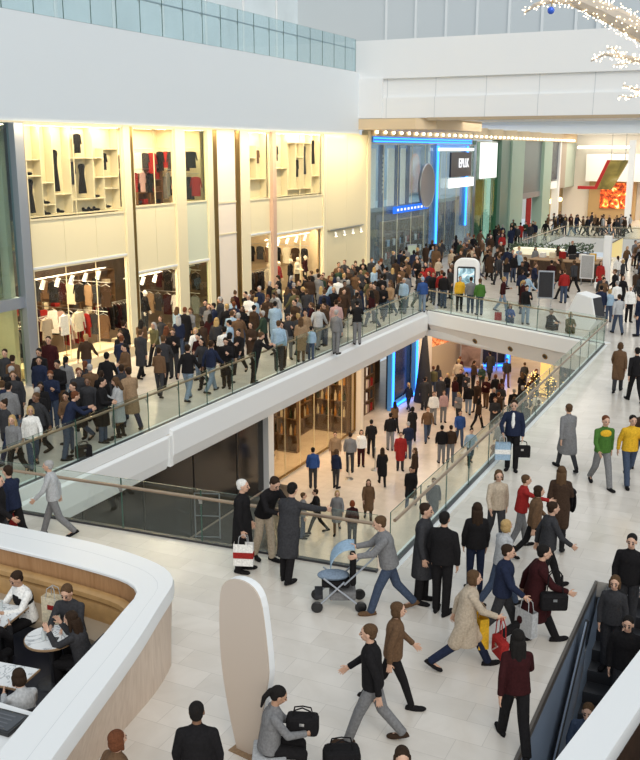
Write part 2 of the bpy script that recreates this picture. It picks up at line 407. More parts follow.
# solid cream corner bay
cb = MB()
for k in range(2): cb.box(-22.3, XW+.02, 46.35+k*2.78, 46.35+(k+1)*2.78-.02, 0, 8.44)
struct('wall_cream', cb, cream_panel)
struct('trim_corner', MB().box(-22.3, XW+.1, 51.9, 52.35, 0, 8.7), fin)
tb = MB().box(XW+.02, XW+.2, 46.6, 51.2, 3.4, 3.44).box(XW+.02, XW+.14, 46.6, 51.2, 3.36, 3.4)
rl = tag(tb.build('spotlight_track', steel), 'horizontal spotlight track on the blank cream wall', 'light track')
for k in range(4):
    y = 47.2+k*1.15
    ob = empty('track_spotlight', (XW+.22, y, 3.38), 0, 'small white spotlight under the cream wall track, %s from left' % nth(k), 'spotlight', 'spotlights on the cream wall')
    MB().tube((0, 0, 0), (0, 0, -.12), .015).build('stem', steel, ob)
    MB().tube((0, 0, -.1), (.06, -.05, -.32), .05, .07).build('lamp_head', white, ob).name; ob = [c for c in ob.children if c.name.startswith('lamp_head')][0]; MB().tube((.0605, -.0505, -.321), (.063, -.053, -.335), .06).build('lamp', emat('warm_lamp', (1, .85, .6), 8), ob)
# interior shell
struct('wall_shop_back', MB().box(-30.4, -30, 10, 52, 0, 8.5), mat('shop_back', (.55, .44, .28), .6))
struct('floor_shop_upper', MB().box(-30, -22.75, 24, 52, 4.35, 5.35), cream)
struct('floor_shop', MB().box(-30, -22.6, 10, 52, 0, .03), mat('dark_shop_floor', (.12, .085, .055), .35))
struct('wall_shop_dark', MB().box(-27.6, -27.3, 24, 46, 0, 4.3), mat('shop_dark', (.07, .045, .028), .5, noise=.3, nscale=2))
struct('wall_shop_upper', MB().box(-25, -24.8, 29.3, 35.4, 5.35, 8.5), mat('shop_back2', (.86, .76, .56), .5)); struct('wall_shop_split', MB().box(-25, -22.6, 35.2, 35.4, 5.35, 8.5).box(-25, -22.6, 29.2, 29.4, 5.35, 8.5), MATS['shop_back2'])
struct('wall_shop_end', MB().box(-30, -22.32, 46.1, 46.3, 0, 8.5), mat('shop_end', (.62, .48, .30), .5)); struct('wall_shop_partition', MB().box(-30, -22.6, 23.55, 23.75, 0, 8.5), cream)
# cream bands at first floor
def band(n, y0, y1, z0, z1, m=cream_panel, k=3):
    mb = MB(); w = (y1-y0)/k
    for i in range(k): mb.box(-22.25, XW+.005, y0+i*w+.008, y0+(i+1)*w-.008, z0, z1)
    mb.box(-22.5, -22.24, y0, y1, z0, z1)
    struct('wall_band_%d' % n, mb, m)
    s = MB().box(-22.3, XW+.05, y0, y1, z0-.07, z0)
    struct('trim_band_%d' % n, s, white)
band(1, 23.95, 29.0, 3.85, 5.35); band(2, 29.62, 32.3, 3.1, 5.5, k=2); band(3, 33.0, 34.7, 3.1, 5.5, mat('cream_green_panel', (.66, .68, .52), .25), 1)
band(4, 38.2, 40.2, 3.85, 5.35, k=1); band(5, 40.8, 46.0, 3.7, 5.3)
struct('column_8_band', MB().box(XW, XW+.05, 35.5, 37.05, 5.35, 5.42).box(XW, XW+.05, 35.5, 37.05, 4.0, 4.05), fin)
# glazing
window(1, 23.95, 29.0, 5.35, 8.44, shopglass, fin, mull=(26.35,)); window(2, 23.95, 29.0, .42, 3.78, shopglass, fin, mull=(25.6, 27.2))
window(3, 29.62, 32.3, 5.5, 8.44, shopglass, fin, mull=(31.0,)); window(4, 29.62, 32.3, .42, 3.03, shopglass, fin)
window(5, 33.0, 34.7, 5.5, 8.44, greenshop, fin); window(6, 33.0, 34.7, .1, 3.03, greenshop, fin)
window(7, 38.2, 40.2, 5.35, 8.44, shopglass, fin); window(8, 38.2, 40.2, .1, 3.78, shopglass, fin)
window(9, 40.8, 46.0, 5.3, 8.44, shopglass, fin, mull=(43.4,)); window(10, 40.8, 46.0, .1, 3.63, shopglass, fin, mull=(43.4,))
pl = mat('lit_plinth', (.82, .70, .46), .4)
for n, (a, b) in enumerate(((23.95, 29.0), (29.62, 32.3), (38.2, 40.2), (40.8, 46.0))):
    struct('trim_plinth_%d' % n, MB().box(-23.4, XW+.3, a, b, .0, .38), pl, bevel=.02)

# garments ---------------------------------------------------------------
def garment_mb(kind, w=.42, h=.9, d=.07):
    """a hanging garment: soft flattened body with shoulders; lies in the local y/z plane, top at z=0"""
    prof = {'dress': [(0, .10), (.03, .42), (.10, .5), (.2, .40), (.38, .34), (.6, .44), (1, .60)],
            'top': [(0, .12), (.04, .45), (.12, .52), (.5, .46), (1, .5)],
            'coat': [(0, .14), (.03, .44), (.10, .52), (.4, .46), (1, .54)]}[kind]
    mb = MB(); n = 14; vs = []
    for f, ww in prof:
        for i in range(n):
            t = 2*pi*i/n
            vs.append((d/2*cos(t)*(1+.25*sin(5*t)*f), w*ww*sin(t), -h*f))
    fs = [(j*n+i, j*n+(i+1) % n, (j+1)*n+(i+1) % n, (j+1)*n+i) for j in range(len(prof)-1) for i in range(n)]
    fs += [tuple(range(n)), tuple(range((len(prof)-1)*n, len(prof)*n))[::-1]]
    mb.add(vs, fs)
    if kind != 'dress':
        for s in (-1, 1): mb.tube((0, s*w*.44, -.05*h), (0, s*w*.62, -.55*h), d*.42, d*.35, 8)
    return mb
GM = {}
def garment(loc, kind, col, w, h, label, group=None, rz=0, name=None, d=.07):
    key = (kind, round(w, 2), round(h, 2), d)
    if key not in GM: GM[key] = (garment_mb(kind, w, h, d).mesh('garment'), MB().path([(0, -w*.4, -.01), (0, 0, .07), (0, w*.4, -.01)], .008, 6).path([(0, 0, .07), (0, .0, .13)], .006, 6).mesh('hanger'))
    o = bpy.data.objects.new(name or {'dress': 'dress', 'top': 'blouse', 'coat': 'overcoat'}[kind], GM[key][0]); COL.objects.link(o)
    if not GM[key][0].materials: GM[key][0].materials.append(None); GM[key][1].materials.append(steel)
    o.material_slots[0].link = 'OBJECT'; o.material_slots[0].material = cloth(col)
    o.location = loc; o.rotation_euler.z = rz
    tag(o, label, 'garment', group)
    hgr = bpy.data.objects.new('hanger', GM[key][1]); COL.objects.link(hgr); hgr.parent = o
    return o
CC = {'black': (.014, .013, .014), 'charcoal': (.04, .04, .044), 'navy': (.018, .024, .05), 'dark brown': (.05, .03, .02), 'brown': (.13, .075, .042),
      'tan': (.30, .20, .12), 'beige': (.45, .37, .28), 'grey': (.19, .19, .195), 'light grey': (.42, .43, .44), 'white': (.78, .77, .74), 'cream': (.70, .62, .46),
      'red': (.30, .024, .022), 'maroon': (.036, .009, .010), 'olive': (.11, .10, .05), 'green': (.06, .15, .03), 'yellow': (.68, .40, .03), 'light blue': (.30, .42, .54),
      'blue': (.035, .08, .24), 'denim': (.055, .075, .12), 'pink': (.50, .32, .30), 'dark green': (.03, .05, .035), 'orange': (.7, .2, .04), 'pale denim': (.2, .26, .34)}
def cloth(c): return mat('cloth_'+c.replace(' ', '_'), CC[c], .9, noise=.18, nscale=30, spec=.1)
HC = {'black': (.012, .010, .009), 'dark brown': (.03, .017, .010), 'brown': (.09, .05, .025), 'blond': (.42, .28, .12), 'grey': (.35, .34, .33), 'white': (.68, .66, .62), 'red': (.2, .05, .02), 'auburn': (.13, .045, .02)}
def hairm(c): return mat('hair_'+c.replace(' ', '_'), HC[c], .8, noise=.25, nscale=60, spec=.15)

board = mat('cream_board', (.84, .74, .50), .4)
def cabinet(y0, y1, z0, z1, vert, horiz, label, depth=.34):
    """open display wall: back panel + boards; vert/horiz in fractions"""
    o = empty('display_shelf', (-22.12, y0, z0), 0, label, 'display shelf'); W, H = y1-y0, z1-z0
    MB().box(-depth-.03, -depth, 0, W, 0, H).build('back_panel', board, o)
    for a, b, c in vert: MB().box(-depth, 0, a*W-.02, a*W+.02, b*H, c*H).build('upright', board, o)
    for a, b, c in horiz: MB().box(-depth, -.002, b*W, c*W, a*H-.02, a*H+.02).build('shelf', board, o)
    return o
def fx(x): return (x-100)/410
def fz(y): return 1-(y-80)/370
V1 = [(fx(x), fz(b), fz(a)) for x, a, b in ((168, 80, 450), (217, 80, 440), (288, 80, 445), (390, 80, 390), (437, 175, 440))]+[(.004, 0, 1), (.996, 0, 1)]
H1 = [(fz(y), fx(a), fx(b)) for y, a, b in ((218, 100, 168), (283, 100, 168), (312, 168, 217), (403, 168, 217), (362, 217, 288), (213, 288, 437), (390, 288, 437), (298, 390, 508), (350, 437, 508), (175, 437, 508))]+[(.006, 0, 1), (.995, 0, 1)]
y0, y1, z0, z1 = 24.02, 28.95, 5.45, 8.4
cabinet(y0, y1, z0, z1, V1, H1, 'cream open display shelf with black dresses, upper window nearest the grey pole')
def disp(px, py, w, h, kind, label, col='black'):
    garment((-22.28, y0+fx(px)*(y1-y0), z0+fz(py)*(z1-z0)), kind, col, w, h, label, 'dresses in the upper display')
disp(130, 295, .42, 1.10, 'dress', 'long black dress in lower left cell of the upper display shelf')
disp(238, 178, .36, 1.38, 'dress', 'very long narrow black dress in tall cell of the upper display shelf')
disp(340, 110, .34, .66, 'top', 'short black top hanging in top middle cell of display shelf')
disp(307, 228, .34, .78, 'coat', 'charcoal jacket beside a black dress in middle cell of display shelf', 'charcoal')
disp(352, 238, .38, 1.02, 'dress', 'sleeveless black dress in the middle cell of display shelf')
disp(455, 192, .32, .60, 'top', 'black top in right hand cell of the upper display shelf')
def shoe_mb(): return MB().ball((0, 0, .05), (.045, .13, .05)).ball((0, -.09, .09), (.042, .06, .075)).tube((0, -.11, 0), (0, -.11, .08), .02)
def small_shoe(px, py, label, n=1):
    for k in range(n):
        ob = shoe_mb().build('shoe', cloth('black'), smooth=True); ob.location = (-22.26, y0+(fx(px)+k*.06)*(y1-y0), z0+fz(py)*(z1-z0)+.024); ob.rotation_euler.z = -.9
        tag(ob, label if n == 1 else label % nth(k), 'shoe', 'shoes in the upper display')
small_shoe(192, 403, 'black shoe in small cell right of the long dress'); small_shoe(193, 449, 'black shoe in bottom cell under another shoe')
small_shoe(250, 445, 'black strappy shoe below the very long dress'); small_shoe(360, 449, 'black shoe on wide bottom shelf, %s of three', 3)
small_shoe(462, 440, 'black shoe at lower right corner of display shelf'); small_shoe(130, 283, 'dark folded shoe on left shelf above long dress'); small_shoe(412, 390, 'black shoe in narrow cell near the right end')
# display shelf over the bay with mannequins
V2 = [(.004, 0, 1), (.27, 0, 1), (.45, .1, .85), (.62, .1, .85), (.8, 0, 1), (.996, 0, 1)]
H2 = [(.006, 0, 1), (.995, 0, 1), (.1, .27, .8), (.45, .0, .27), (.62, .45, .62), (.85, .27, .8), (.3, .8, 1)]
cabinet(40.9, 45.95, 5.4, 8.4, V2, H2, 'cream display shelf with dark garments in upper window beside blank cream wall')
for k, (fy, zt, kd, c, h) in enumerate(((.1, .8, 'top', 'charcoal', .7), (.53, .58, 'top', 'black', .85), (.7, .8, 'dress', 'charcoal', 1.4), (.9, .9, 'dress', 'black', 1.2))):
    garment((-22.28, 40.9+fy*5.05, 5.4+zt*3), kd, c, .36, h, '%s %s in display shelf above the mannequins, %s from left' % (c, 'dress' if kd == 'dress' else 'top', nth(k)), 'garments in the far upper display')
cabinet(38.25, 40.15, 5.4, 8.4, [(.01, 0, 1), (.5, .3, .8), (.99, 0, 1)], [(.006, 0, 1), (.995, 0, 1), (.3, 0, 1), (.62, 0, .5)], 'narrow cream display shelf beside the pinkish pier')
garment((-22.28, 39.6, 7.6), 'top', 'brown', .3, .6, 'single brown top in narrow display shelf beside the pinkish pier')
# hanging racks
def rack(x, y, length, z, label, along=True):
    o = empty('clothes_rack', (x, y, z), 0 if along else pi/2, label, 'clothes rack')
    MB().tube((0, 0, 1.5), (0, length, 1.5), .018).build('hanging_bar', steel, o)
    for yy in (.04, length-.04):
        MB().tube((0, yy, 0), (0, yy, 1.5), .018).build('leg', steel, o); MB().box(-.25, .25, yy-.02, yy+.02, 0, .025).build('foot', steel, o)
    return o
def fill_rack(x, y, length, z, cols, where, n, hs=(.8, 1.0), turn=pi/2):
    for k in range(n):
        c = cols[k % len(cols)]; h = hs[k % 2]
        garment((x, y+.12+(length-.24)*k/(n-1), z+1.40), ('top', 'coat')[k % 2], c, .40, h, '%s garment on rail %s, %s from left' % (c, where, nth(k)), 'garments on rail '+where, rz=turn-.5+.1*((k*7) % 5), d=.09)
rack(-23.9, 24.1, 1.3, .03, 'chrome rack of red and dark clothes at the window by the grey pole'); fill_rack(-23.9, 24.1, 1.3, .03, ['grey', 'black', 'red', 'pink', 'charcoal', 'red'], 'by grey pole', 9)
rack(-24.6, 25.9, 1.5, .03, 'chrome rack with mostly dark clothes behind the white top'); fill_rack(-24.6, 25.9, 1.5, .03, ['black', 'maroon', 'dark brown', 'pink', 'charcoal'], 'behind white top', 10)
rack(-23.9, 27.4, 1.25, .03, 'chrome rack of red and white clothes left of the cream fin'); fill_rack(-23.9, 27.4, 1.25, .03, ['maroon', 'red', 'white', 'pink', 'cream', 'red'], 'left of cream fin', 9)
rack(-24.4, 30.0, 2.0, .03, 'chrome rack of black clothes in the second window'); fill_rack(-24.4, 30.0, 2.0, .03, ['black', 'charcoal', 'black', 'maroon'], 'in second window', 11)
rack(-24.4, 41.3, 3.8, .03, 'long chrome rack of dark clothes behind the mannequins'); fill_rack(-24.4, 41.3, 3.8, .03, ['black', 'charcoal', 'dark brown', 'black'], 'behind mannequins', 16)
for yy, c, lab in ((25.4, 'beige', 'beige-brown top on a stand in the window near grey pole'), (26.35, 'white', 'bright white top on a stand in middle of the lit window'), (27.1, 'cream', 'cream patterned top on a stand right of the white top')):
    o = empty('garment_stand', (-22.85, yy, .38), 0, 'slim steel stand carrying the '+lab.split(' on a')[0], 'stand')
    MB().tube((0, 0, 0), (0, 0, 1.5), .014).build('pole', gold, o); MB().lathe([(.13, 0), (.13, .012), (.02, .02)]).build('base', gold, o)
    garment((-22.85, yy, .38+1.48), 'coat', c, .46, .72, lab, d=.14)
# first-floor sales room: rails of red and dark clothes, shelf units
def wall_unit(x, y0, y1, z0, z1, label, rows=4):
    o = empty('shelving_unit', (x, y0, z0), 0, label, 'shelving'); W, H = y1-y0, z1-z0
    MB().box(-.4, -.37, 0, W, 0, H).build('back_panel', mat('walnut', (.16, .09, .045), .4), o)
    for a in (0, W/2, W): MB().box(-.37, 0, a-.02, a+.02, 0, H).build('upright', MATS['walnut'], o)
    for k in range(rows+1): MB().box(-.37, 0, .02, W-.02, k*H/rows-.015, k*H/rows+.015).build('shelf', MATS['walnut'], o)
    return o
def stacks(x, y0, y1, zs, n, cols, where):
    k = 0
    for zi, z in enumerate(zs):
        for i in range(n):
            c = cols[(k*3+zi) % len(cols)]; y = y0+(y1-y0)*(i+.5)/n
            mb = MB()
            for q in range(3+(k % 3)): mb.box(-.15, .12, -.14, .14, q*.055, q*.055+.045)
            ob = mb.build('folded_clothes', cloth(c), bevel=.012); ob.location = (x-.19, y, z+.016)
            tag(ob, 'folded %s clothes on %s, %s shelf up, %s from left' % (c, where, nth(zi), nth(i)), 'folded clothes', 'folded clothes on '+where); k += 1
wall_unit(-24.3, 29.7, 32.2, 5.36, 7.4, 'walnut shelving of clothes in first-floor window beside the display shelf')
stacks(-24.3, 29.7, 32.2, (5.36, 5.87, 6.38, 6.89), 5, ['black', 'red', 'charcoal', 'white', 'pink', 'black'], 'first-floor walnut unit')
wall_unit(-24.3, 33.0, 34.8, 5.36, 7.4, 'walnut shelving of clothes in green-tinted first-floor window')
stacks(-24.3, 33.0, 34.8, (5.36, 5.87, 6.38, 6.89), 4, ['charcoal', 'black', 'brown', 'red'], 'green-tinted upper unit')
for k in range(5):
    c = ['black', 'charcoal', 'red', 'pink', 'black'][k]
    garment((-22.9, 29.95+k*.5, 6.75), 'coat' if k < 2 else 'top', c, .46, (1.0, 1.05, .75, .75, .8)[k], '%s garment hanging in first-floor shop window, %s from left' % (c, nth(k)), 'garments in the first-floor window', rz=.2)
tag(MB().tube((-22.9, 29.7, 6.88), (-22.9, 32.3, 6.88), .018).build('hanging_rail', steel), 'steel rail holding garments in first-floor shop window', 'rail')
for k in range(3):
    garment((-22.9, 33.2+k*.55, 6.7), 'coat', ['grey', 'charcoal', 'red'][k], .44, .95, '%s garment hanging behind green-tinted glass' % ['grey', 'charcoal', 'red'][k], 'garments behind green glass', rz=.3)
tag(MB().tube((-22.9, 33.0, 6.83), (-22.9, 34.7, 6.83), .018).build('hanging_rail', steel), 'steel rail of garments behind green-tinted first-floor glass', 'rail')
wall_unit(-26.9, 24.3, 28.6, .03, 2.4, 'dark shelving at back of ground-floor shop left of cream fin'); stacks(-26.9, 24.3, 28.6, (.03, .62, 1.21, 1.8), 7, ['cream', 'brown', 'red', 'charcoal', 'white'], 'ground-floor unit left of fin')
wall_unit(-26.9, 29.7, 34.5, .03, 2.4, 'dark shelving at back of ground-floor shop right of cream fin'); stacks(-26.9, 29.7, 34.5, (.03, .62, 1.21, 1.8), 7, ['brown', 'charcoal', 'red', 'black', 'cream'], 'ground-floor unit right of fin')
def cross_rail(y, xa, xb, z, cols, where, kinds=('overcoat', 'blouse'), h=.9, feet=None):
    tag(MB().tube((xa, y, z+.14), (xb, y, z+.14), .016).build('hanging_rail', steel), 'steel rail running back %s' % where, 'rail')
    n = len(cols)
    for k, c in enumerate(cols):
        garment((xa+(xb-xa)*(k+.5)/n, y, z), ('coat', 'top')[k % 2], c, .42, h*(1, .85)[k % 2], '%s garment on rail running back %s, %s from left' % (c, where, nth(k)), 'garments on rail '+where, rz=pi/2+.25*((k % 3)-1))
cross_rail(34.6, -24.4, -22.5, 7.55, ['black', 'red', 'charcoal', 'white', 'maroon', 'black'], 'high in first-floor window', h=.8)
cross_rail(34.9, -24.4, -22.5, 6.5, ['grey', 'black', 'pink', 'charcoal', 'black', 'red'], 'low in first-floor window', h=.95)
cross_rail(31.9, -24.2, -22.6, 7.5, ['black', 'maroon', 'white', 'charcoal', 'red'], 'high beside second fin', h=.8)
cross_rail(28.7, -26.4, -22.6, 2.6, ['charcoal', 'brown', 'black', 'maroon', 'cream', 'black', 'tan', 'charcoal', 'dark brown'], 'high before cream fin', h=.8)
cross_rail(28.6, -26.4, -22.7, 1.5, ['maroon', 'red', 'white', 'pink', 'black', 'cream', 'red', 'charcoal', 'brown'], 'low before cream fin', h=.9)
cross_rail(34.8, -26.4, -22.5, 2.4, ['black', 'charcoal', 'dark brown', 'maroon', 'black', 'grey', 'brown', 'black'], 'high before gold strip', h=.85)
cross_rail(34.7, -26.4, -22.5, 1.4, ['red', 'black', 'tan', 'charcoal', 'maroon', 'white', 'black', 'grey'], 'low before gold strip', h=.9)
cross_rail(45.6, -26.4, -22.6, 2.5, ['black', 'charcoal', 'brown', 'black', 'cream', 'dark brown', 'black'], 'high at end of mannequin window', h=.85)
# ceiling spots in the windows (white cylinders on a rail)
def trackrow(y0, y1, z, n, where, x=-22.7):
    tag(MB().box(x-.03, x+.03, y0, y1, z, z+.04).build('lighting_rail', white), 'white lighting rail across '+where, 'light track')
    for k in range(n):
        ob = empty('window_spotlight', (x, y0+(y1-y0)*(k+.5)/n, z), 0, 'white cylinder spotlight across %s, %s from left' % (where, nth(k)), 'spotlight', 'spotlights across '+where)
        MB().tube((0, 0, 0), (0, 0, -.1), .014, n=6).build('stem', steel, ob)
        MB().tube((0, .02, -.06), (-.06, -.05, -.34), .075, .085).build('lamp_head', white, ob); ob = [c for c in ob.children if c.name.startswith('lamp_head')][0]
        MB().tube((-.061, -.0512, -.3415), (-.064, -.0535, -.352), .07).build('lamp', emat('warm_lamp', (1, .85, .6), 8), ob)
trackrow(24.1, 28.6, 3.3, 6, 'the left ground-floor window'); trackrow(29.7, 32.2, 2.75, 3, 'the second ground-floor window'); trackrow(33.05, 34.65, 2.75, 2, 'the green ground-floor window'); trackrow(40.9, 45.9, 3.3, 5, 'the mannequin window')
# lamps of the shop, then an added wash on its front
WARM = (1.0, .80, .52)
area('shop_ceiling_lamp', (-24.6, 26.3, 4.2), 2.0, 4.2, 420, WARM); area('shop_ceiling_lamp', (-24.8, 31.8, 4.2), 2.0, 4.6, 330, WARM)
area('shop_ceiling_lamp', (-24.4, 42.0, 4.2), 1.6, 6.5, 380, WARM)
for yy, ll in ((26.4, 4.6), (43.4, 5.0), (39.2, 1.8)): area('shop_window_lamp', (-22.075, yy, 8.36), .06, ll, 16*ll, WARM, (0, R(25), 0))
for yy, zz, ll in ((26.4, 3.7, 4.6), (31, 2.95, 2.4), (43.4, 3.5, 5.0)): area('shop_window_lamp', (-22.5, yy, zz), .12, ll, 30*ll, WARM)
area('shop_ceiling_lamp', (-23.6, 32.2, 8.44), 1.6, 5.2, 330, WARM)
area('shopfront_fill', (-20.75, 37.5, 8.42), .12, 28, 1150, (1, .80, .50), (0, R(9), 0))  # added strip light brightening the cream shopfront

# leftmost shop: tall glass with a foliage picture behind
pic = ramp_mat('foliage_print', [(.30, (.012, .03, .035)), (.45, (.05, .10, .09)), (.55, (.13, .17, .10)), (.62, (.06, .12, .20)), (.8, (.32, .42, .42))], 1.1, emit=.25, distort=2.0)
pic2 = ramp_mat('olive_print', [(.3, (.02, .035, .015)), (.5, (.12, .11, .035)), (.62, (.30, .24, .09)), (.8, (.55, .48, .26))], 1.3, emit=.4, distort=1.5)
struct('window_11', MB().box(XW-.06, XW+.1, 17, 23.35, 2.62, 2.98), grey_metal)
struct('window_12', MB().box(XW-.02, XW, 17, 23.35, 2.98, 8.44), glass('dark_shop_glass', (.75, .86, .86), .08, .5))
struct('window_13', MB().box(XW-.02, XW, 17, 23.35, .1, 2.62), greenshop)
p = tag(MB().box(-22.75, -22.7, 17, 23.3, 4.2, 8.4).build('foliage_poster', pic), 'tall dark blue-green foliage picture behind the leftmost shop glass', 'poster')
p = tag(MB().box(-22.75, -22.7, 17, 23.3, 2.9, 4.2).build('foliage_poster', pic2), 'olive lower foliage strip under the blue-green picture', 'poster')
p = tag(MB().box(-23.75, -23.7, 17, 23.3, 0.03, 2.6).build('olive_backdrop', pic2), 'olive backdrop low behind the leftmost shop glass', 'poster')
area('shop_ceiling_lamp', (-23.1, 21.3, 2.55), .5, 3, 40, WARM)
ob = empty('potted_shrub', (-22.9, 22.6, .03), 0, 'dark green leafy shrub low behind the leftmost shop glass', 'plant')
MB().lathe([(.14, 0), (.2, .4), (.17, .4)]).build('pot', cloth('charcoal'), ob)
lm = MB()
for i in range(260):
    a, b, r = random.uniform(0, 6.28), random.uniform(-.9, 1), random.uniform(.2, .42)
    c = V((r*cos(a)*.8, r*sin(a), .95+b*.55)); d = V((random.uniform(-1, 1), random.uniform(-1, 1), random.uniform(-.3, 1))).normalized()*.12; e = d.orthogonal().normalized()*.035
    lm.add([c, c+d*.5+e, c+d, c+d*.5-e], [(0, 1, 2, 3)])
lm.build('foliage', mat('leaf_dark', (.02, .05, .02), .5), ob); MB().tube((0, 0, .35), (0, 0, 1.0), .02).build('stem', dark_brown, ob)
# ================================================================ BLUE SHOP AND THE SHOPS BEYOND
blue_neon = emat('blue_neon', (.03, .22, 1.0), 5.0)
beige = MATS['beige_paint']
struct('trim_header', MB().box(-22.4, XW+.25, 52.35, 112, 8.42, 9.3), beige)
for k in range(44):
    o = MB().ball((0, 0, 0), (.085, .085, .085), 10, 7).build('light_bulb', emat('bulb_glow', (1, .86, .62), 9), smooth=True)
    o.location = (XW+.36, 52.6+k*1.33, 8.62)
    tag(o, 'small warm bulb in the row along beige header over the distant shops', 'light bulb', 'bulbs along the header')
    MB().tube((-.11, 0, 0), (-.06, 0, 0), .04).build('socket', gold, o)
bl = empty('neon_sign', (XW, 52.6, 8.05), 0, 'long horizontal blue neon band over glass of the blue-lit shop', 'neon light')
MB().box(0, .12, 0, 19.4, 0, .34).build('housing', mat('blue_acrylic', (.10, .35, .85), .3), bl)
for z in (.06, .24): MB().tube((.15, .05, z), (.15, 19.3, z), .035).build('neon_tube', blue_neon, bl.children[0])
window(14, 52.35, 73.4, .1, 8.0, glass('blue_shop_glass', (.86, .92, .95), .06, .4, .08, (.55, .66, .68)), steel, mull=(54.6, 57, 59.5, 62, 64, 66.5, 69, 71.4))
struct('wall_blue_shop', MB().box(-26, -25.8, 52.4, 77, 0, 8.4), mat('blue_shop_wall', (.30, .38, .42), .5))
struct('floor_blue_shop', MB().box(-26, -22.6, 52.4, 73.4, 3.9, 4.15), mat('grey_shelf', (.34, .42, .42), .5))
struct('wall_blue_side', MB().box(-26, -22.3, 73.4, 73.7, 0, 8.4), white)
pa = ramp_mat('board_print', [(.2, (.50, .66, .76)), (.45, (.72, .72, .62)), (.8, (.88, .80, .64))], .35, .45, distort=.3)
pb = mat('banner_blue', (.07, .14, .30), .4); pc = ramp_mat('face_print', [(.3, (.85, .80, .74)), (.5, (.78, .42, .30)), (.66, (.70, .35, .24)), (.8, (.2, .14, .12))], .5, .5, distort=.4)
for k, (y, w, m_, lab) in enumerate(((54.2, .8, pa, 'pale blue and cream'), (57.0, 1.3, pa, 'wide pale cream'), (59.2, .9, pa, 'narrow pale'))):
    tag(MB().box(-22.75, -22.68, y, y+w, 4.15, 7.7).build('banner', m_), '%s vertical banner behind the blue shop glass' % lab, 'banner')
for k, (y, w, lab) in enumerate(((55.4, .7, 'with a row of white marks'), (58.1, .8, 'between two pale banners'), (60.1, .55, 'beside the peach-coloured poster'))):
    o = tag(MB().box(-22.7, -22.6, y, y+w, 4.15, 7.9).build('banner', pb), 'dark blue vertical banner %s in blue-lit shop' % lab, 'banner')
    if k == 0:
        q = MB()
        for i in range(9): q.box(-22.598, -22.59, y+.42, y+.58, 5.0+i*.27, 5.17+i*.27)
        q.build('white_marks', white, o)
o = tag(MB().box(-22.9, -22.8, 60.9, 63.4, 4.7, 7.8).build('poster', white), 'white poster with a peach rounded picture behind blue shop glass', 'poster')
MB().box(-22.8, -22.79, 61.0, 63.2, 4.8, 6.6).build('picture', pc, o); MB().ball((-22.79, 62.2, 6.7), (.008, .9, .7), 20, 12).build('picture_top', pc, o)
# silver disc
o = empty('disc_sign', (-21.72, 61.6, 5.3), 0, 'large round silver-grey disc sign on blue shop front', 'sign')
q = MB().lathe([(0, -.1), (1.42, -.1), (1.42, .05), (1.36, .1), (1.3, .08), (0, .12)], n=40); q.v = [(c, a, b) for a, b, c in q.v]
q.build('disc', mat('disc_grey', (.22, .22, .24), .4, .3), o, smooth=True)
q = MB(); q.path([(.07, 1.42*cos(t*pi/20), 1.42*sin(t*pi/20)) for t in range(41)], .04, 8); q.build('rim', steel, o.children[0]); MB().tube((-.35, 0, 0), (-.1, 0, 0), .15).build('bracket', steel, o)
# blue portal
pt = empty('neon_portal', (-22.2, 63.9, 0), 0, 'tall doorway framed by blue neon to the right of silver disc', 'doorway')
MB().box(-.1, .3, 0, .7, 1.2, 8.0).build('frame_side', mat('blue_acrylic', (.1, .35, .85)), pt); MB().box(-.1, .3, 6.9, 7.5, 2.0, 8.0).build('frame_side', MATS['blue_acrylic'], pt)
MB().box(-.1, .3, .7, 6.9, 7.55, 8.0).build('frame_top', MATS['blue_acrylic'], pt)
for y, z in ((.35, 1.2), (7.2, 2.0)): MB().box(.3, .36, y-.13, y+.13, z, 7.9).build('neon_tube', blue_neon, pt)
MB().box(-.5, -.4, .7, 6.9, 0, 3.9).build('door_panel', mat('navy_gloss', (.012, .022, .07), .2), pt)
MB().box(-.5, -.42, .7, 3.2, 3.95, 7.5).build('lit_panel', mat('pale_lit', (.70, .68, .52), .5, emit=.25), pt)
for k in range(4): MB().box(-.4, -.37, 1.2+k*1.5, 1.26+k*1.5, .1, 3.9).build('door_rail', steel, pt)
sg = empty('shop_sign', (-21.8, 66.6, 5.7), 0, 'dark square sign with white letters inside the blue neon doorway', 'sign')
MB().box(0, .12, 0, 4.9, 0, 1.75).build('panel', mat('sign_black', (.01, .014, .03), .3), sg)
MB().box(0, .14, -.2, 5.6, -.75, -.1).build('light_strip', emat('sign_light', (1, .97, .88), 2.2), sg); MB().box(0, .14, -2.6, 5.4, 1.85, 2.05).build('light_strip', emat('sign_light', (1, .97, .88), 2.2), sg)
fc = bpy.data.curves.new('letters', 'FONT'); fc.body = 'EPU.K'; fc.size = .95; fc.extrude = .02; fc.align_x = 'CENTER'; fc.align_y = 'CENTER'
fo = bpy.data.objects.new('letters_tmp', fc); COL.objects.link(fo)
bpy.context.view_layer.update()
me = bpy.data.meshes.new_from_object(fo.evaluated_get(bpy.context.evaluated_depsgraph_get())); bpy.data.objects.remove(fo)
lt = link('lettering', me, emat('letter_white', (1, 1, 1), 1.4), sg.children[0]); lt.location = (.16, 2.9, .95); lt.rotation_euler = (pi/2, 0, pi/2)
ss = empty('shop_sign', (-21.85, 55.8, 3.75), 0, 'small blue lit sign with tiny white marks low on blue shop', 'sign')
MB().box(0, .1, 0, 6.4, 0, .42).build('panel', emat('blue_sign', (.03, .16, .75), 1.6), ss)
q = MB()
for k in range(9): q.box(.1, .115, .5+k*.62, .8+k*.62, .14, .28)
q.build('white_marks', emat('letter_white', (1, 1, 1), 1.4), ss)
struct('wall_blue_inner', MB().box(-22.95, -22.85, 55.6, 63.5, 0, 3.7), mat('navy_matt', (.03, .045, .075), .4, noise=.4, nscale=1.2))
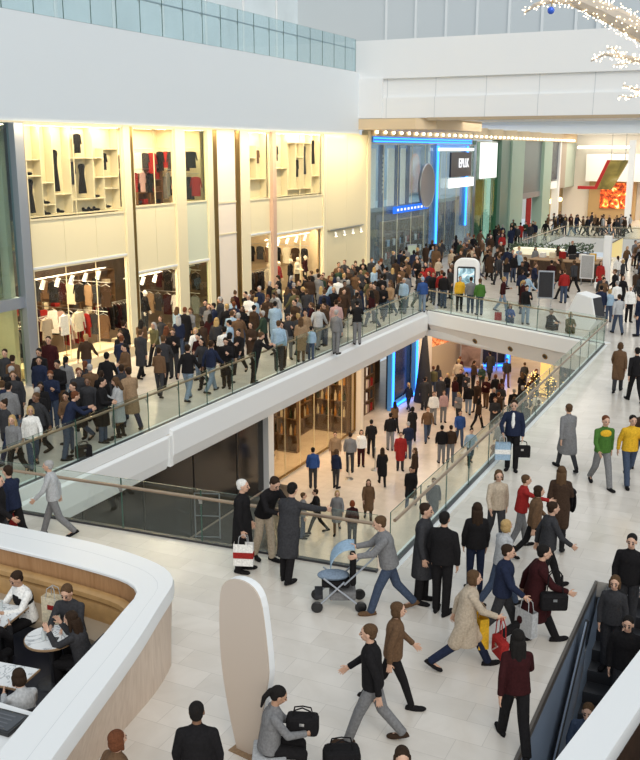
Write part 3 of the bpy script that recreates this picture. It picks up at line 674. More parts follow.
for k in range(3):
    wall_unit(-22.4, 56.0+k*2.5, 58.2+k*2.5, .03, 3.2, 'dark shelving behind blue shop glass, %s from left' % nth(k), 4)
    for r_ in range(3):
        for i in range(4):
            c = ['light blue', 'charcoal', 'white', 'red', 'navy'][(k+r_*2+i) % 5]
            b = MB().box(-.1, .1, -.16, .16, 0, .4).build('product_box', cloth(c), bevel=.01); b.location = (-22.58, 56.35+k*2.5+i*.5, .03+r_*.7925+.018)
            tag(b, '%s box, %s dark unit in blue shop, %s shelf up, %s from left' % (c, nth(k), nth(r_), nth(i)), 'box', 'boxes in the blue shop')
area('blue_shop_lamp', (-23.8, 62, 8.2), 2.4, 18, 500, (.75, .88, 1)); area('blue_shop_lamp', (-22.3, 58, 3.6), .4, 9, 60, (.85, .92, 1))
# white sign, green glass, grey pillars ...
o = tag(MB().box(-21.95, -21.85, 74.6, 79.3, 5.4, 8.2).build('light_box', emat('light_box', (1, 1, .96), 1.5)), 'bright blank white light box right of the blue shop', 'light box')
window(15, 73.7, 83.2, .1, 8.3, glass('green_pane', (.66, .86, .72), .08, .4), steel, mull=(76, 78.5, 81))
struct('wall_green', MB().box(-24.4, -24.2, 73.7, 84, 0, 8.4), ramp_mat('green_interior', [(.3, (.05, .10, .08)), (.5, (.16, .26, .20)), (.7, (.42, .52, .44))], .6, distort=1.5))
pgm = mat('sage_pillar', (.36, .48, .38), .45)
struct('column_14', MB().box(-22.6, XW+.25, 80.3, 83.2, 0, 8.42), mat('dark_sage', (.16, .25, .2), .4)); struct('column_15', MB().box(-22.6, XW+.4, 83.2, 87.6, 0, 8.42), pgm)
struct('wall_mesh', MB().box(-22.6, XW+.1, 87.6, 95.5, 3.7, 8.42), ramp_mat('grey_mesh', [(.3, (.14, .18, .18)), (.7, (.26, .32, .33))], 3, wave=True, axis_scale=(1, 3, 1)))
struct('trim_mesh', MB().box(-22.6, XW+.2, 87.6, 95.5, 3.2, 3.7), mat('grey_trim', (.22, .24, .24), .4))
struct('wall_dark_entry', MB().box(-24, -23.8, 87.6, 95.5, 0, 3.2), mat('navy_entry', (.015, .022, .035), .4)); struct('ceiling_entry', MB().box(-24, -22.6, 87.6, 95.5, 3.2, 3.4), dark_panel)
rb_ = empty('red_banner', (-21.95, 90.4, 0), 0, 'upright red banner in dark entrance of grey-fronted shop', 'banner')
MB().box(0, .06, 0, 1.9, .15, 3.3).build('banner_cloth', cloth('red'), rb_); MB().box(-.15, .2, .1, 1.8, 0, .15).build('base', dark_panel, rb_)
struct('column_16', MB().box(-22.6, XW+.4, 95.5, 99, 0, 8.42), pgm)
struct('wall_screens', MB().box(-22.6, XW, 99, 103.6, 4.6, 8.42), ramp_mat('dark_screen', [(.35, (.012, .02, .03)), (.6, (.05, .075, .10)), (.75, (.16, .20, .24))], 2.5))
struct('wall_cafe_front', MB().box(-23.4, -23.2, 99, 112.9, 0, 4.6), mat('warm_front', (.34, .24, .10), .5, noise=.5, nscale=1.2))
struct('trim_lit_sign', MB().box(-22.5, XW+.05, 99.5, 103.4, 3.7, 4.4), mat('pale_sign', (.8, .78, .7), .4, emit=.5))
struct('column_17', MB().box(-22.5, XW+.2, 103.6, 104.3, 0, 8.42), white)
struct('wall_taupe', MB().box(-22.6, XW, 104.3, 107.8, 3.6, 8.42), mat('taupe', (.34, .30, .25), .5)); struct('wall_greenish', MB().box(-22.6, XW, 107.8, 112.9, 3.6, 8.42), mat('pale_sage', (.42, .50, .44), .5))
for k in range(5):
    o = empty('wall_lamp', (-22.9, 100.2+k*2.5, 2.2+.25*(k % 2)), 0, 'warm glowing lamp at the distant cafe front, %s from left' % nth(k), 'lamp', 'lamps at the distant cafe front')
    MB().ball((0, 0, 0), (.24, .24, .24)).build('globe', emat('globe_glow', (1, .72, .3), 8), o, smooth=True); MB().tube((-.3, 0, 0), (-.2, 0, 0), .05).build('bracket', gold, o)
# food court at the end
struct('wall_orange', MB().box(-20.2, -15.0, 112.6, 113, 0, 4.2), mat('tan_panel', (.50, .34, .16), .5))
struct('wall_yellow', MB().box(-14.4, -8, 112.6, 113, 0, 4.2), mat('amber_panel', (.72, .42, .07), .5, emit=.25))
o = tag(MB().box(-18.9, -15.4, 112.45, 112.6, 1.2, 4.0).build('picture_panel', ramp_mat('ember_print', [(.42, (.16, .02, .006)), (.55, (.60, .08, .015)), (.63, (1, .40, .06)), (.7, (1, .9, .6))], .9, 1.6, distort=2.5)), 'glowing red-orange picture panel at the far end of mall', 'panel')
struct('column_18', MB().box(-14.9, -14.3, 104, 104.6, 0, 8.6), white); struct('wall_end_upper', MB().box(-20.5, 4, 111.6, 112.4, 4.2, 7.2), white)
sgn = empty('angular_sign', (-18.2, 104.6, 3.6), 0, 'slanting red and gold boxed sign hanging before the food court', 'sign')
def slab(pts, y0, y1):
    q = MB(); n = len(pts); q.v = [(x, y0, z) for x, z in pts]+[(x, y1, z) for x, z in pts]; q.f = [tuple(range(n)), tuple(range(n, 2*n))[::-1]]+[(i, n+i, n+(i+1) % n, (i+1) % n) for i in range(n)]; q.m = [0]*len(q.f); return q
slab([(-1.7, 0), (.3, 0), (1.5, 3.0), (1.15, 3.0), (.05, .32), (-1.7, .32)], -.4, .5).build('red_edge', mat('red_gloss', (.42, .02, .02), .3, emit=.15), sgn)
slab([(.3, 0), (1.75, 0), (3.3, 3.0), (1.5, 3.0)], -.35, .3).build('gold_face', ramp_mat('olive_gold', [(.3, (.10, .085, .02)), (.6, (.34, .26, .06)), (.8, (.6, .5, .25))], .6), sgn)
for x in (1.5, 2.9): MB().tube((x, 0, 3.0), (x, 0, 5.65), .04).build('hanger', steel, sgn)
wall_t = slab([(-2.4, 1.2), (1.2, 3.6), (.0, 3.6), (-2.4, 3.6)], 2, 2.4)
area('end_lamp', (-16, 108, 9.2), 9, 3, 900, (1, .86, .66)); 
o = tag(MB().box(-21.5, -15.5, 111.2, 111.5, 7.8, 8.05).build('light_strip', emat('strip_warm', (1, .93, .78), 5)), 'long warm light strip under the ceiling at far end', 'light strip')
area('plaza_fill', (-14, 62, 9.2), 9, 12, 900, (1, .92, .8)); area('plaza_fill', (-14, 95, 9.2), 9, 12, 900, (1, .9, .76))  # added area lights brightening the far plaza, no fittings there

# ---------------------------------------------------------------- kiosks and stands on the far plaza
def at(x, y): return (x, y, 0)
k1 = empty('information_totem', (-14.0, 46.1, 0), R(8), 'white rounded information totem with a blue-grey screen on far plaza', 'totem')
def rounded(w, z0, z1, r=.25, n=6):
    pts = [(-w/2, z0), (w/2, z0)]
    for i in range(n+1): pts.append((w/2-r+r*cos(i*pi/2/n), z1-r+r*sin(i*pi/2/n)))
    for i in range(n+1): pts.append((-w/2+r-r*sin(i*pi/2/n), z1-r+r*cos(i*pi/2/n)))
    return pts
slab(rounded(1.25, 0, 2.35, .4), -.2, .2).build('body', white, k1, bevel=.04)
slab(rounded(.92, 1.0, 1.95, .1), -.215, -.19).build('bezel', dark_panel, k1); MB().box(-.4, .4, -.235, -.214, 1.06, 1.86).build('screen', ramp_mat('screen_blue', [(.35, (.05, .12, .16)), (.5, (.25, .42, .50)), (.62, (.75, .85, .9))], 2.2, .6), k1.children[1])
k2 = empty('ticket_terminal', (-7.35, 42.0, 0), R(-20), 'white angular terminal with dark sloping screen by the end of right balustrade', 'terminal')
q = slab([(-.75, .55), (-.45, 0), (.45, 0), (.75, .45), (.5, 1.45), (-.25, 1.6)], -.4, .4); q.build('body', white, k2, bevel=.04)
q = slab([(.47, 1.40), (.74, .5), (.79, .52), (.52, 1.42)], -.34, .34); q.build('screen', dark_panel, k2)
o = empty('white_pillar', (-8.55, 54.5, 0), 0, 'slender white square pillar standing on far plaza at right', 'pillar')
MB().box(-.2, .2, -.2, .2, 0.12, 3.0).build('shaft', white, o, bevel=.02); MB().box(-.36, .36, -.36, .36, 0, .12).build('base', steel, o, bevel=.02)
kb = empty('coffee_kiosk', (-11.4, 58.6, 0), R(-10), 'dark brown low kiosk counter with pale top in middle of plaza', 'kiosk')
MB().box(-2.1, 2.1, -1.1, 1.1, .1, 1.1).build('counter', dark_brown, kb, bevel=.02); MB().box(-2.2, 2.2, -1.2, 1.2, 1.1, 1.16).build('worktop', cloth('tan'), kb, bevel=.01); MB().box(-2.0, 2.0, -1.0, 1.0, 0, .1).build('plinth', black, kb)
for k in range(6):
    c = ['white', 'cream', 'red', 'charcoal', 'white', 'yellow'][k]
    b = MB().box(-.17, .17, -.15, .15, 0, .3+.06*(k % 3)).build('counter_box', cloth(c), bevel=.01); b.location = (-13.1+k*.62, 58.75-.1*k+.2, 1.165); b.rotation_euler.z = R(-10)
    tag(b, '%s box on top of brown kiosk counter, %s from left' % (c, nth(k)), 'box', 'boxes on the kiosk counter')
k3 = empty('display_counter', (-14.4, 63.5, 0), R(-6), 'pale glowing display counter behind the brown kiosk', 'counter')
MB().box(-1.6, 1.6, -.5, .5, 0, .85).build('base', cloth('beige'), k3); MB().box(-1.6, 1.6, -.5, .5, .85, 1.25).build('glass_case', mat('lit_case', (.85, .82, .6), .3, emit=.5), k3)
for n_, (x, y, rz, lab) in enumerate(((-10.35, 47.6, 8, 'grey framed notice stand on far plaza left of the red-clad shopper'), (-9.9, 56.2, -4, 'white framed notice stand beside brown kiosk'), (-21.2, 57.6, 60, 'pale green panel stand in front of blue shop glass'))):
    s = empty('notice_stand', at(x, y), R(rz), lab, 'notice stand')
    MB().box(-.4, .4, -.03, .03, .35, 1.75).build('frame', [grey_metal, white, grey_metal][n_], s, bevel=.02); MB().box(-.34, .34, -.042, -.03, .42, 1.68).build('poster', [cloth('charcoal'), cloth('light grey'), mat('pale_green', (.45, .55, .46), .5)][n_], s)
    for xx in (-.3, .3): MB().box(xx-.02, xx+.02, -.02, .02, 0, .36).build('leg', steel, s); MB().box(xx-.03, xx+.03, -.22, .22, 0, .03).build('foot', steel, s)
def planter(x, y, w, lab, r=.5):
    s = empty('planter', at(x, y), 0, lab, 'planter'); MB().box(-w/2, w/2, -.4, .4, 0, .6).build('trough', cloth('charcoal'), s, bevel=.02)
    lm = MB()
    for i in range(int(130*w)):
        c = V((random.uniform(-w/2, w/2), random.uniform(-.45, .45), random.uniform(.6, 1.25))); d = V((random.uniform(-1, 1), random.uniform(-1, 1), random.uniform(-.2, 1))).normalized()*.2; e = d.orthogonal().normalized()*.06
        lm.add([c, c+d*.5+e, c+d, c+d*.5-e], [(0, 1, 2, 3)])
    lm.build('foliage', mat('leaf_mid', (.06, .10, .045), .5), s)
planter(-15.2, 66.2, 3.6, 'long dark planter of grey-green leaves at back of the plaza'); planter(-12.6, 67.8, 2.0, 'short dark planter of leaves nearer to the white pillar')
# escalator hood glimpsed in the far opening
o = empty('distant_escalator', (-10.5, 73.5, 0), 0, 'lit yellowish escalator end in the far opening', 'escalator')
MB().box(-.9, .9, 0, 6, -3.2, -2.9).build('truss', steel, o); MB().box(-1.0, -.85, -.5, 6, -2.6, .75).build('balustrade', mat('lit_panel_yellow', (.85, .70, .3), .4, emit=.35), o); MB().box(.85, 1.0, -.5, 6, -2.6, .75).build('balustrade', MATS['lit_panel_yellow'], o)
for xx in (-.92, .92): MB().tube((xx, -.5, .8), (xx, 6, .8), .05).build('handrail', black, o)

# ================================================================ LOWER SHOPS
XL = -18.0
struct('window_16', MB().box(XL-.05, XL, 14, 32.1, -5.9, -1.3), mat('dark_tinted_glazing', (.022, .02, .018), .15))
for k in range(6): struct('trim_lower_%d' % k, MB().box(XL, XL+.03, 15+k*3, 15.05+k*3, -5.9, -1.3), mat('dark_mullion', (.05, .045, .04), .4))
struct('column_19', MB().box(XL-.2, XL+.25, 32.1, 32.55, -6, -1.25), white)
lw = window(17, 32.6, 41.4, -5.9, -1.3, glass('amber_glass', (.95, .9, .8), .03, .12), gold, x=XL, mull=(34, 35.4, 36.8, 38.3, 39.8))
struct('wall_lower_shop', MB().box(-21.2, -21, 32, 52, -6, -1.2), mat('brown_back', (.16, .10, .05), .5, noise=.4, nscale=1.5))
struct('wall_lower_split', MB().box(-21, XL-.1, 41.5, 41.7, -6, -1.2), MATS['brown_back'])
struct('column_20', MB().box(XL-.2, XL+.3, 41.4, 41.75, -6, -1.25), mat('light_column', (.75, .68, .58), .4))
bottle_cols = [mat('amber_bottle', (.45, .2, .03), .15), mat('dark_bottle', (.03, .04, .02), .12), mat('pale_bottle', (.7, .62, .45), .2)]
for k in range(4):
    wall_unit(-20.2, 32.9+k*2.1, 34.8+k*2.1, -6, -2.2, 'walnut shelving of bottles in lower gold-framed shop, %s from left' % nth(k), 5)
    for r_ in range(1, 5):
        for i in range(6):
            b = MB().lathe([(0, 0), (.07, 0), (.07, .3), (.025, .4), (.025, .5), (0, .5)], n=8).build('bottle', bottle_cols[(k+r_+i) % 3], smooth=True)
            b.location = (-20.38, 33.1+k*2.1+i*.3, -6+r_*.76+.016)
            tag(b, '%s bottle, %s lower walnut unit, %s shelf up, %s from left' % (['amber', 'dark', 'pale'][(k+r_+i) % 3], nth(k), nth(r_-1), nth(i)), 'bottle', 'bottles in the lower shop')
for n_, (yy, W_) in enumerate(((41.05, 2.1), (37.2, 1.3))):
    wu = wall_unit(-20.1, yy, yy+W_-.3, -6, -2.0, 'walnut shelving facing the camera in lower gold-framed shop, %s one' % ['farther', 'nearer'][n_], 5); wu.rotation_euler.z = -pi/2
    for r_ in range(1, 5):
        for i in range(int(W_*4)-1):
            b = MB().lathe([(0, 0), (.07, 0), (.07, .3), (.025, .4), (.025, .5), (0, .5)], n=8).build('bottle', bottle_cols[(n_+r_*2+i) % 3], smooth=True); b.location = (-19.95+i*.24, yy+.16, -6+r_*.8+.016)
            tag(b, '%s bottle, %s camera-facing walnut unit, %s shelf up, %s from left' % (['amber', 'dark', 'pale'][(n_+r_*2+i) % 3], ['farther', 'nearer'][n_], nth(r_-1), nth(i)), 'bottle', 'bottles in the lower shop')
    area('shelf_lamp', (-19.6, yy-.25, -1.5), W_, .2, 60, (1, .72, .4))
o = empty('display_table', (-19.1, 33.6, -6), 0, 'small display table with a glowing lamp in lower shop window', 'table')
MB().box(-.5, .5, -.6, .6, .85, .92).build('tabletop', dark_brown, o)
for sx in (-.4, .4):
    for sy in (-.5, .5): MB().box(sx-.04, sx+.04, sy-.04, sy+.04, 0, .86).build('leg', dark_brown, o)
o = empty('table_lamp', (-19.1, 33.7, -5.08), 0, 'glowing warm table lamp in lower shop window by the white column', 'lamp')
MB().lathe([(0, 0), (.15, 0), (.03, .06), (.03, .4)]).build('base', gold, o); MB().lathe([(.36, .35), (.24, .8), (.23, .8), (.35, .35)], n=20).build('lamp_shade', emat('shade_glow', (1, .66, .28), 5), o)
for k in range(5):
    o = empty('pendant_lamp', (-18.9, 33.4+k*1.7, -1.25), 0, 'small gold pendant in lower shop window, %s from left' % nth(k), 'lamp', 'pendants in the lower shop')
    MB().tube((0, 0, 0), (0, 0, -.5), .01, n=6).build('cord', black, o); MB().ball((0, 0, -.6), (.1, .1, .13)).build('globe', emat('globe_glow', (1, .72, .3), 8), o, smooth=True)
# colourful open shop
for k in range(3):
    wall_unit(-18.8, 42.0+k*1.3, 43.2+k*1.3, -6, -1.9, 'tall lit shelf of red and dark goods on lower level, %s from left' % nth(k), 6)
    for r_ in range(6):
        for i in range(3):
            c = ['red', 'white', 'maroon', 'charcoal', 'cream', 'pink'][(k*2+r_*3+i) % 6]
            b = MB().box(-.12, .12, -.15, .15, 0, .42).build('product_box', cloth(c), bevel=.01); b.location = (-18.98, 42.25+k*1.3+i*.35, -6+r_*.683+.017)
            tag(b, '%s box, %s tall lit lower shelf, %s board up, %s from left' % (c, nth(k), nth(r_), nth(i)), 'box', 'boxes in the lower open shop')
# blue framed doors on the lower level
def bluedoor(n, x, y0, y1, z1, label, rz=0):
    o = empty('neon_doorway', (x, y0, -6), rz, label, 'doorway'); w = y1-y0
    MB().box(-.1, .14, 0, .35, 0, z1).build('frame_side', MATS['blue_acrylic'], o); MB().box(-.1, .14, w-.35, w, 0, z1).build('frame_side', MATS['blue_acrylic'], o); MB().box(-.1, .14, .35, w-.35, z1-.3, z1).build('frame_top', MATS['blue_acrylic'], o)
    MB().box(-.1, .1, .35, w-.35, 0, .3).build('sill', MATS['blue_acrylic'], o)
    for yy in (.18, w-.18): MB().box(.14, .2, yy-.09, yy+.09, .1, z1-.1).build('neon_tube', blue_neon, o)
    MB().box(.1, .16, .35, w-.35, .08, .2).build('neon_tube', blue_neon, o)
    MB().box(-.3, -.15, .3, w-.3, 0, z1).build('door_panel', MATS['navy_gloss'], o)
    return o
bluedoor(1, XL, 45.9, 49.9, 4.6, 'lower-level doorway framed in bright blue neon beside goods shelves')
struct('wall_lower_white', MB().box(XL-.6, XL+.05, 50.1, 52.6, -6, -1.25), mat('lower_white', (.72, .66, .58), .5))
struct('wall_lower_left', MB().box(-21, XL-.4, 53.4, 74, -6, -1.25), mat('warm_plaster', (.6, .45, .3)))
o = tag(MB().lathe([(0, 0), (.55, 0), (.35, 1.6), (.08, 4.2), (0, 4.3)], n=16).build('dark_cone', cloth('charcoal'), smooth=True), 'tall slim dark cone standing by the blue neon doorway below', 'display cone'); o.location = (-17.0, 48.6, -6)
bd = bluedoor(2, -13.5, 0, 4.2, 4.1, 'small blue neon doorway with red sign seen under far bridge', 0); bd.location = (-18.6, 57.2, -6); bd.rotation_euler.z = R(-62)
rs = empty('red_sign', (-15.75, 57.9, -3.9), 0, 'small red and white square sign by the distant blue doorway', 'sign'); MB().box(0, .7, -.1, 0, 0, .75).build('panel', mat('red_gloss', (.5, .03, .03)), rs)
q = MB()
for i in range(4):
    for j in range(4):
        if (i+j) % 2: q.box(.06+i*.15, .2+i*.15, -.115, -.1, .06+j*.16, .21+j*.16)
q.build('white_checks', white, rs.children[0]); MB().tube((.35, -.05, -2.4), (.35, -.05, 0), .04).build('pole', steel, rs)
ps = empty('poster_stand', (-16.3, 55.2, -6), R(-10), 'tall silver framed poster stand under far bridge', 'poster stand')
MB().box(-.75, .75, -.05, .05, .6, 2.75).build('frame', grey_metal, ps); MB().box(-.65, .65, -.065, -.05, .7, 2.65).build('poster', ramp_mat('brown_print', [(.3, (.10, .06, .05)), (.6, (.3, .22, .2)), (.8, (.6, .5, .45))], 1.2), ps)
for xx in (-.6, .6): MB().tube((xx, 0, 0), (xx, 0, .6), .04).build('leg', steel, ps)
og = empty('shop_display', (-18.3, 52.7, -6), R(-12), 'orange-lit display case on lower level beside white wall', 'display case')
MB().box(-.2, .3, 0, 3.6, 0, 2.2).build('counter', cloth('beige'), og); MB().box(-.2, .2, 0, 3.6, 2.2, 4.4).build('lit_panel', ramp_mat('orange_lit', [(.35, (.35, .05, .015)), (.5, (.75, .25, .08)), (.7, (.9, .65, .4))], 2.5, .5), og)
for k in range(3):
    o = empty('fairy_light_tree', (-11.0+k*1.0, 49.2-k*.9, -6), 0, 'small tree of golden fairy lights on lower level, %s from left' % nth(k), 'fairy lights', 'golden fairy light trees')
    MB().tube((0, 0, 0), (0, 0, 1.9), .05, .02).build('trunk', gold, o)
    q = MB()
    for i in range(46):
        a, z = random.uniform(0, 6.28), random.uniform(.7, 2.2); r = random.uniform(.05, .75)*(1.15-z*.35)
        q.ball((r*cos(a), r*sin(a), z), (.028,)*3, 5, 4)
    tag(q.build('fairy_lights', emat('fairy_gold', (1, .62, .18), 3.5), o), kind='stuff')
    q = MB()
    for i in range(12):
        a = i*.52; q.tube((0, 0, .6+i*.1), (.6*cos(a*3), .6*sin(a*3), 1.0+i*.1), .012, n=5)
    q.build('twigs', gold, o)
o = empty('lit_column', (-11.2, 53.0, -6), 0, 'gold glowing column under far bridge', 'column'); MB().box(-.3, .3, -.3, .3, 0, 4.7).build('shaft', mat('gold_lit', (.9, .6, .2), .4, emit=.8), o); MB().box(-.4, .4, -.4, .4, 0, .15).build('base', gold, o)
for k in range(6):
    y = 55+k*2.2; x = -12.5+k*1.6
    o = empty('goods_stand', (x+1.5, 59+(k % 3)*1.5, -6), R(15*k), 'dark goods stand at back of lower level, %s from left' % nth(k), 'stand', 'goods stands below')
    MB().box(-.6, .6, -.4, .4, 0, 1.1).build('base', dark_brown, o); MB().box(-.55, .55, -.35, .35, 1.1, 2.0+.3*(k % 2)).build('goods', ramp_mat('goods_%d' % k, [(.35, (.03, .02, .015)), (.5, (.25, .1, .05)), (.65, (.6, .4, .2))], 3), o)
# metal frames on the dark floor
for k, (u, v, h) in enumerate(((208, 538, 1.7),)):
    p = onz(u, v, -5.985)
    o = empty('metal_easel', p, R(20), ['tall thin metal frame on dark lower floor seen through near glass', 'short thin metal frame on dark lower floor, beside dark figures'][k], 'frame')
    for xx in (-.45, .45):
        MB().tube((xx, 0, 0), (xx, 0, h), .025).build('upright', grey_metal, o)
    for z in (.05, h*.5, h): MB().tube((-.45, 0, z), (.45, 0, z), .02).build('crossbar', grey_metal, o)
# stanchion posts
for k, (u, v) in enumerate(((349, 479), (375, 470))):
    p = onz(u, v, -6); o = empty('stanchion', p, 0, ['slim metal stanchion post at lower shop queue, nearer one', 'slim metal stanchion post at lower shop queue, farther one'][k], 'stanchion')
    MB().lathe([(0, 0), (.18, 0), (.17, .03), (.03, .05), (.03, .1)]).build('base', steel, o, smooth=True); MB().tube((0, 0, .05), (0, 0, 1.0), .025).build('pole', steel, o); MB().ball((0, 0, 1.02), (.045,)*3).build('finial', steel, o, smooth=True)
for i, (loc, sx, sy, p) in enumerate((((-16.6, 37, -1.3), 1.6, 8, 230), ((-19.4, 37, -1.3), 1.4, 8, 160), ((-15, 51, -1.45), 5, 6, 380), ((-9, 47, -1.45), 4, 5, 200), ((-12, 63, -1.45), 8, 6, 420), ((-16.8, 46, -1.3), 1.5, 4, 140))):
    area('lower_ceiling_lamp', loc, sx, sy, p, (1, .78, .55))
# ================================================================ CAFE PODS, PANEL, ESCALATOR, BRANCHES
def smooth_poly(pts, it=2):
    for _ in range(it):
        q = [pts[0]]
        for a, b in zip(pts[:-1], pts[1:]):
            q += [(a[0]*.75+b[0]*.25, a[1]*.75+b[1]*.25), (a[0]*.25+b[0]*.75, a[1]*.25+b[1]*.75)]
        q.append(pts[-1]); pts = q
    return pts
def resample(pts, n):
    d = [0]
    for a, b in zip(pts[:-1], pts[1:]): d.append(d[-1]+hypot(b[0]-a[0], b[1]-a[1]))
    out = []
    for k in range(n):
        t = d[-1]*k/(n-1); i = max(j for j in range(len(d)-1) if d[j] <= t+1e-9); f = (t-d[i])/max(1e-9, d[i+1]-d[i])
        out.append((pts[i][0]+(pts[i+1][0]-pts[i][0])*f, pts[i][1]+(pts[i+1][1]-pts[i][1])*f))
    return out
def loft(curves, closed=True):
    """curves: list of point lists (x,y,z) of equal length; a closed section swept along"""
    q = MB(); n = len(curves[0]); k = len(curves)
    for c in curves: q.v += [tuple(p) for p in c]
    for j in range(k if closed else k-1):
        for i in range(n-1): q.f.append((j*n+i, j*n+i+1, ((j+1) % k)*n+i+1, ((j+1) % k)*n+i))
    if closed: q.f += [tuple(j*n for j in range(k)), tuple(j*n+n-1 for j in range(k))[::-1]]
    q.m = [0]*len(q.f); return q
N = 60
outer = resample(smooth_poly([(-14.5, 11.62), (-10.8, 11.76), (-9.3, 11.76), (-7.88, 11.4), (-7.55, 10.35), (-7.2, 9.35), (-6.64, 7.3), (-5.95, 4.9)], 3), N)
inner = resample(smooth_poly([(-14.5, 10.98), (-10.9, 10.94), (-9.5, 10.92), (-8.12, 10.78), (-7.92, 9.9), (-7.72, 9.2), (-7.36, 7.4), (-6.6, 4.9)], 3), N)
basec = resample(smooth_poly([(-14.5, 11.4), (-10.6, 11.45), (-9.2, 11.4), (-7.8, 11.1), (-7.47, 10.2), (-7.33, 9.3), (-7.08, 7.45), (-6.8, 4.9)], 3), N)
def lerp(a, b, f): return [(p[0]+(q[0]-p[0])*f, p[1]+(q[1]-p[1])*f) for p, q in zip(a, b)]
def Z(c, z): return [(p[0], p[1], z) for p in c]
oo = lerp(outer, inner, .02); ii = lerp(inner, outer, .02)
seam = lerp(outer, inner, .42)
cafe = empty('cafe_counter_wall', (0, 0, 0), 0, 'curved cafe enclosure with broad white rim and ribbed wood outside, lower left', 'counter')
loft([Z(outer, 1.16), Z(outer, .98), Z(lerp(outer, inner, .3), .95), Z(lerp(inner, outer, .2), .95), Z(lerp(inner, outer, .2), 1.15), Z(inner, 1.15), Z(inner, 1.185), Z(ii, 1.2), Z(oo, 1.2)]).build('rim', solid_white, cafe, smooth=True)
loft([Z(lerp(outer, inner, .425), 1.2005), Z(lerp(outer, inner, .415), 1.2005), Z(lerp(outer, inner, .415), 1.199), Z(lerp(outer, inner, .425), 1.199)]).build('seam', mat('seam_grey', (.6, .62, .63), .5), cafe)
oakm = wood_mat('pale_oak', (.58, .45, .35), (.70, .57, .46), (9, 9, 1.0), .45); walnutm = wood_mat('tan_oak', (.34, .18, .08), (.45, .26, .13), (9, 9, .8), .4)
loft([Z(lerp(outer, inner, .06), .96), Z(basec, .0), Z(lerp(basec, inner, .3), 0), Z(lerp(outer, inner, .3), .96)]).build('outer_cladding', oakm, cafe, smooth=True)
loft([Z(lerp(inner, outer, .04), 1.16), Z(lerp(inner, outer, .04), 0), Z(lerp(inner, outer, .19), 0), Z(lerp(inner, outer, .19), 1.16)]).build('inner_panel', walnutm, cafe, smooth=True)
def offs(c, d):
    out = []
    for i, p in enumerate(c):
        a, b = c[max(0, i-1)], c[min(len(c)-1, i+1)]; t = V((b[0]-a[0], b[1]-a[1])).normalized(); out.append((p[0]+t.y*d, p[1]-t.x*d))
    return out
leather = mat('tan_leather', (.42, .25, .10), .38, noise=.12, nscale=6)
bq = empty('banquette', (0, 0, 0), 0, 'tan leather banquette curving along inside of the cafe wall', 'bench')
kk = 46; ic = resample(inner[:kk], 40)
def isec(a, b): return offs(ic, a)
for k in range(8):                                     # padded back in sections, a roll on top
    s, e = k*5, min(39, k*5+5)
    sl = lambda c: c[s:e+1]
    loft([Z(sl(offs(ic, .02)), .74), Z(sl(offs(ic, .02)), .44), Z(sl(offs(ic, .15)), .44), Z(sl(offs(ic, .17)), .6), Z(sl(offs(ic, .14)), .71), Z(sl(offs(ic, .08)), .75)]).build('back_cushion', leather, bq, smooth=True)
loft([Z(offs(ic, .02), .76), Z(offs(ic, .10), .75), Z(offs(ic, .17), .79), Z(offs(ic, .16), .86), Z(offs(ic, .09), .90), Z(offs(ic, .02), .89)]).build('top_roll', leather, bq, smooth=True)
loft([Z(offs(ic, .1), .44), Z(offs(ic, .1), .30), Z(offs(ic, .62), .30), Z(offs(ic, .64), .36), Z(offs(ic, .62), .44)]).build('seat', mat('beige_leather', (.40, .32, .23), .4), bq, smooth=True)
loft([Z(offs(ic, .1), .30), Z(offs(ic, .1), 0), Z(offs(ic, .55), 0), Z(offs(ic, .55), .30)]).build('plinth', dark_panel, bq)
struct('floor_cafe', MB().prism([p for p in offs(inner, .03)]+[(-14.5, 4.9)], .003, .012), mat('dark_cafe_floor', (.02, .02, .03), .4))
marble = ramp_mat('white_marble', [(.40, (.74, .75, .75)), (.5, (.72, .73, .73)), (.55, (.30, .32, .34)), (.6, (.74, .75, .75))], 2.2, rough=.2, distort=2.5)
def tbl(name, x, y, label, r=None, w=.7, l=.7, rz=0):
    o = empty(name, (x, y, .012), rz, label, 'table')
    if r:
        MB().lathe([(0, .72), (r, .72), (r, .75), (0, .75)], n=36).build('tabletop', marble, o); MB().lathe([(r-.01, .712), (r+.012, .715), (r+.012, .742), (r-.01, .745)], n=36).build('edge', cloth('tan'), o)
    else:
        MB().box(-w/2, w/2, -l/2, l/2, .72, .75).build('tabletop', marble, o); MB().box(-w/2-.012, w/2+.012, -l/2-.012, l/2+.012, .718, .742).build('edge', cloth('tan'), o)
    MB().tube((0, 0, .02), (0, 0, .72), .035).build('pedestal', dark_panel, o); MB().lathe([(0, 0), (.24, 0), (.23, .02), (.04, .035)], n=20).build('foot', dark_panel, o)
tbl('round_table', -8.92, 9.55, 'round white marble cafe table with two diners at the banquette', r=.36)
tbl('cafe_table', -10.15, 9.72, 'square white marble table at left edge before vested diner', rz=R(10)); tbl('cafe_table', -8.8, 8.5, 'square white marble table nearest to the till screen', w=.75, l=.5, rz=R(8))
def bottle(x, y, z, lab, c):
    o = empty('bottle', (x, y, z), 0, lab, 'bottle'); MB().lathe([(0, 0), (.032, 0), (.034, .02), (.034, .11), (.014, .16), (.014, .19), (0, .19)], n=12).build('body', c, o, smooth=True); MB().lathe([(0, .19), (.017, .19), (.017, .22), (0, .22)], n=10).build('cap', black, o.children[0])
clearb = mat('clear_bottle', (.55, .6, .6), .08)
TZ = .763
bottle(-8.80, 9.72, TZ, 'clear water bottle with black cap on round marble table', clearb); bottle(-8.95, 9.45, TZ, 'small clear bottle nearer the edge on round marble table', clearb); bottle(-8.88, 9.86, TZ, 'dark bottle at back of round marble table', bottle_cols[1])
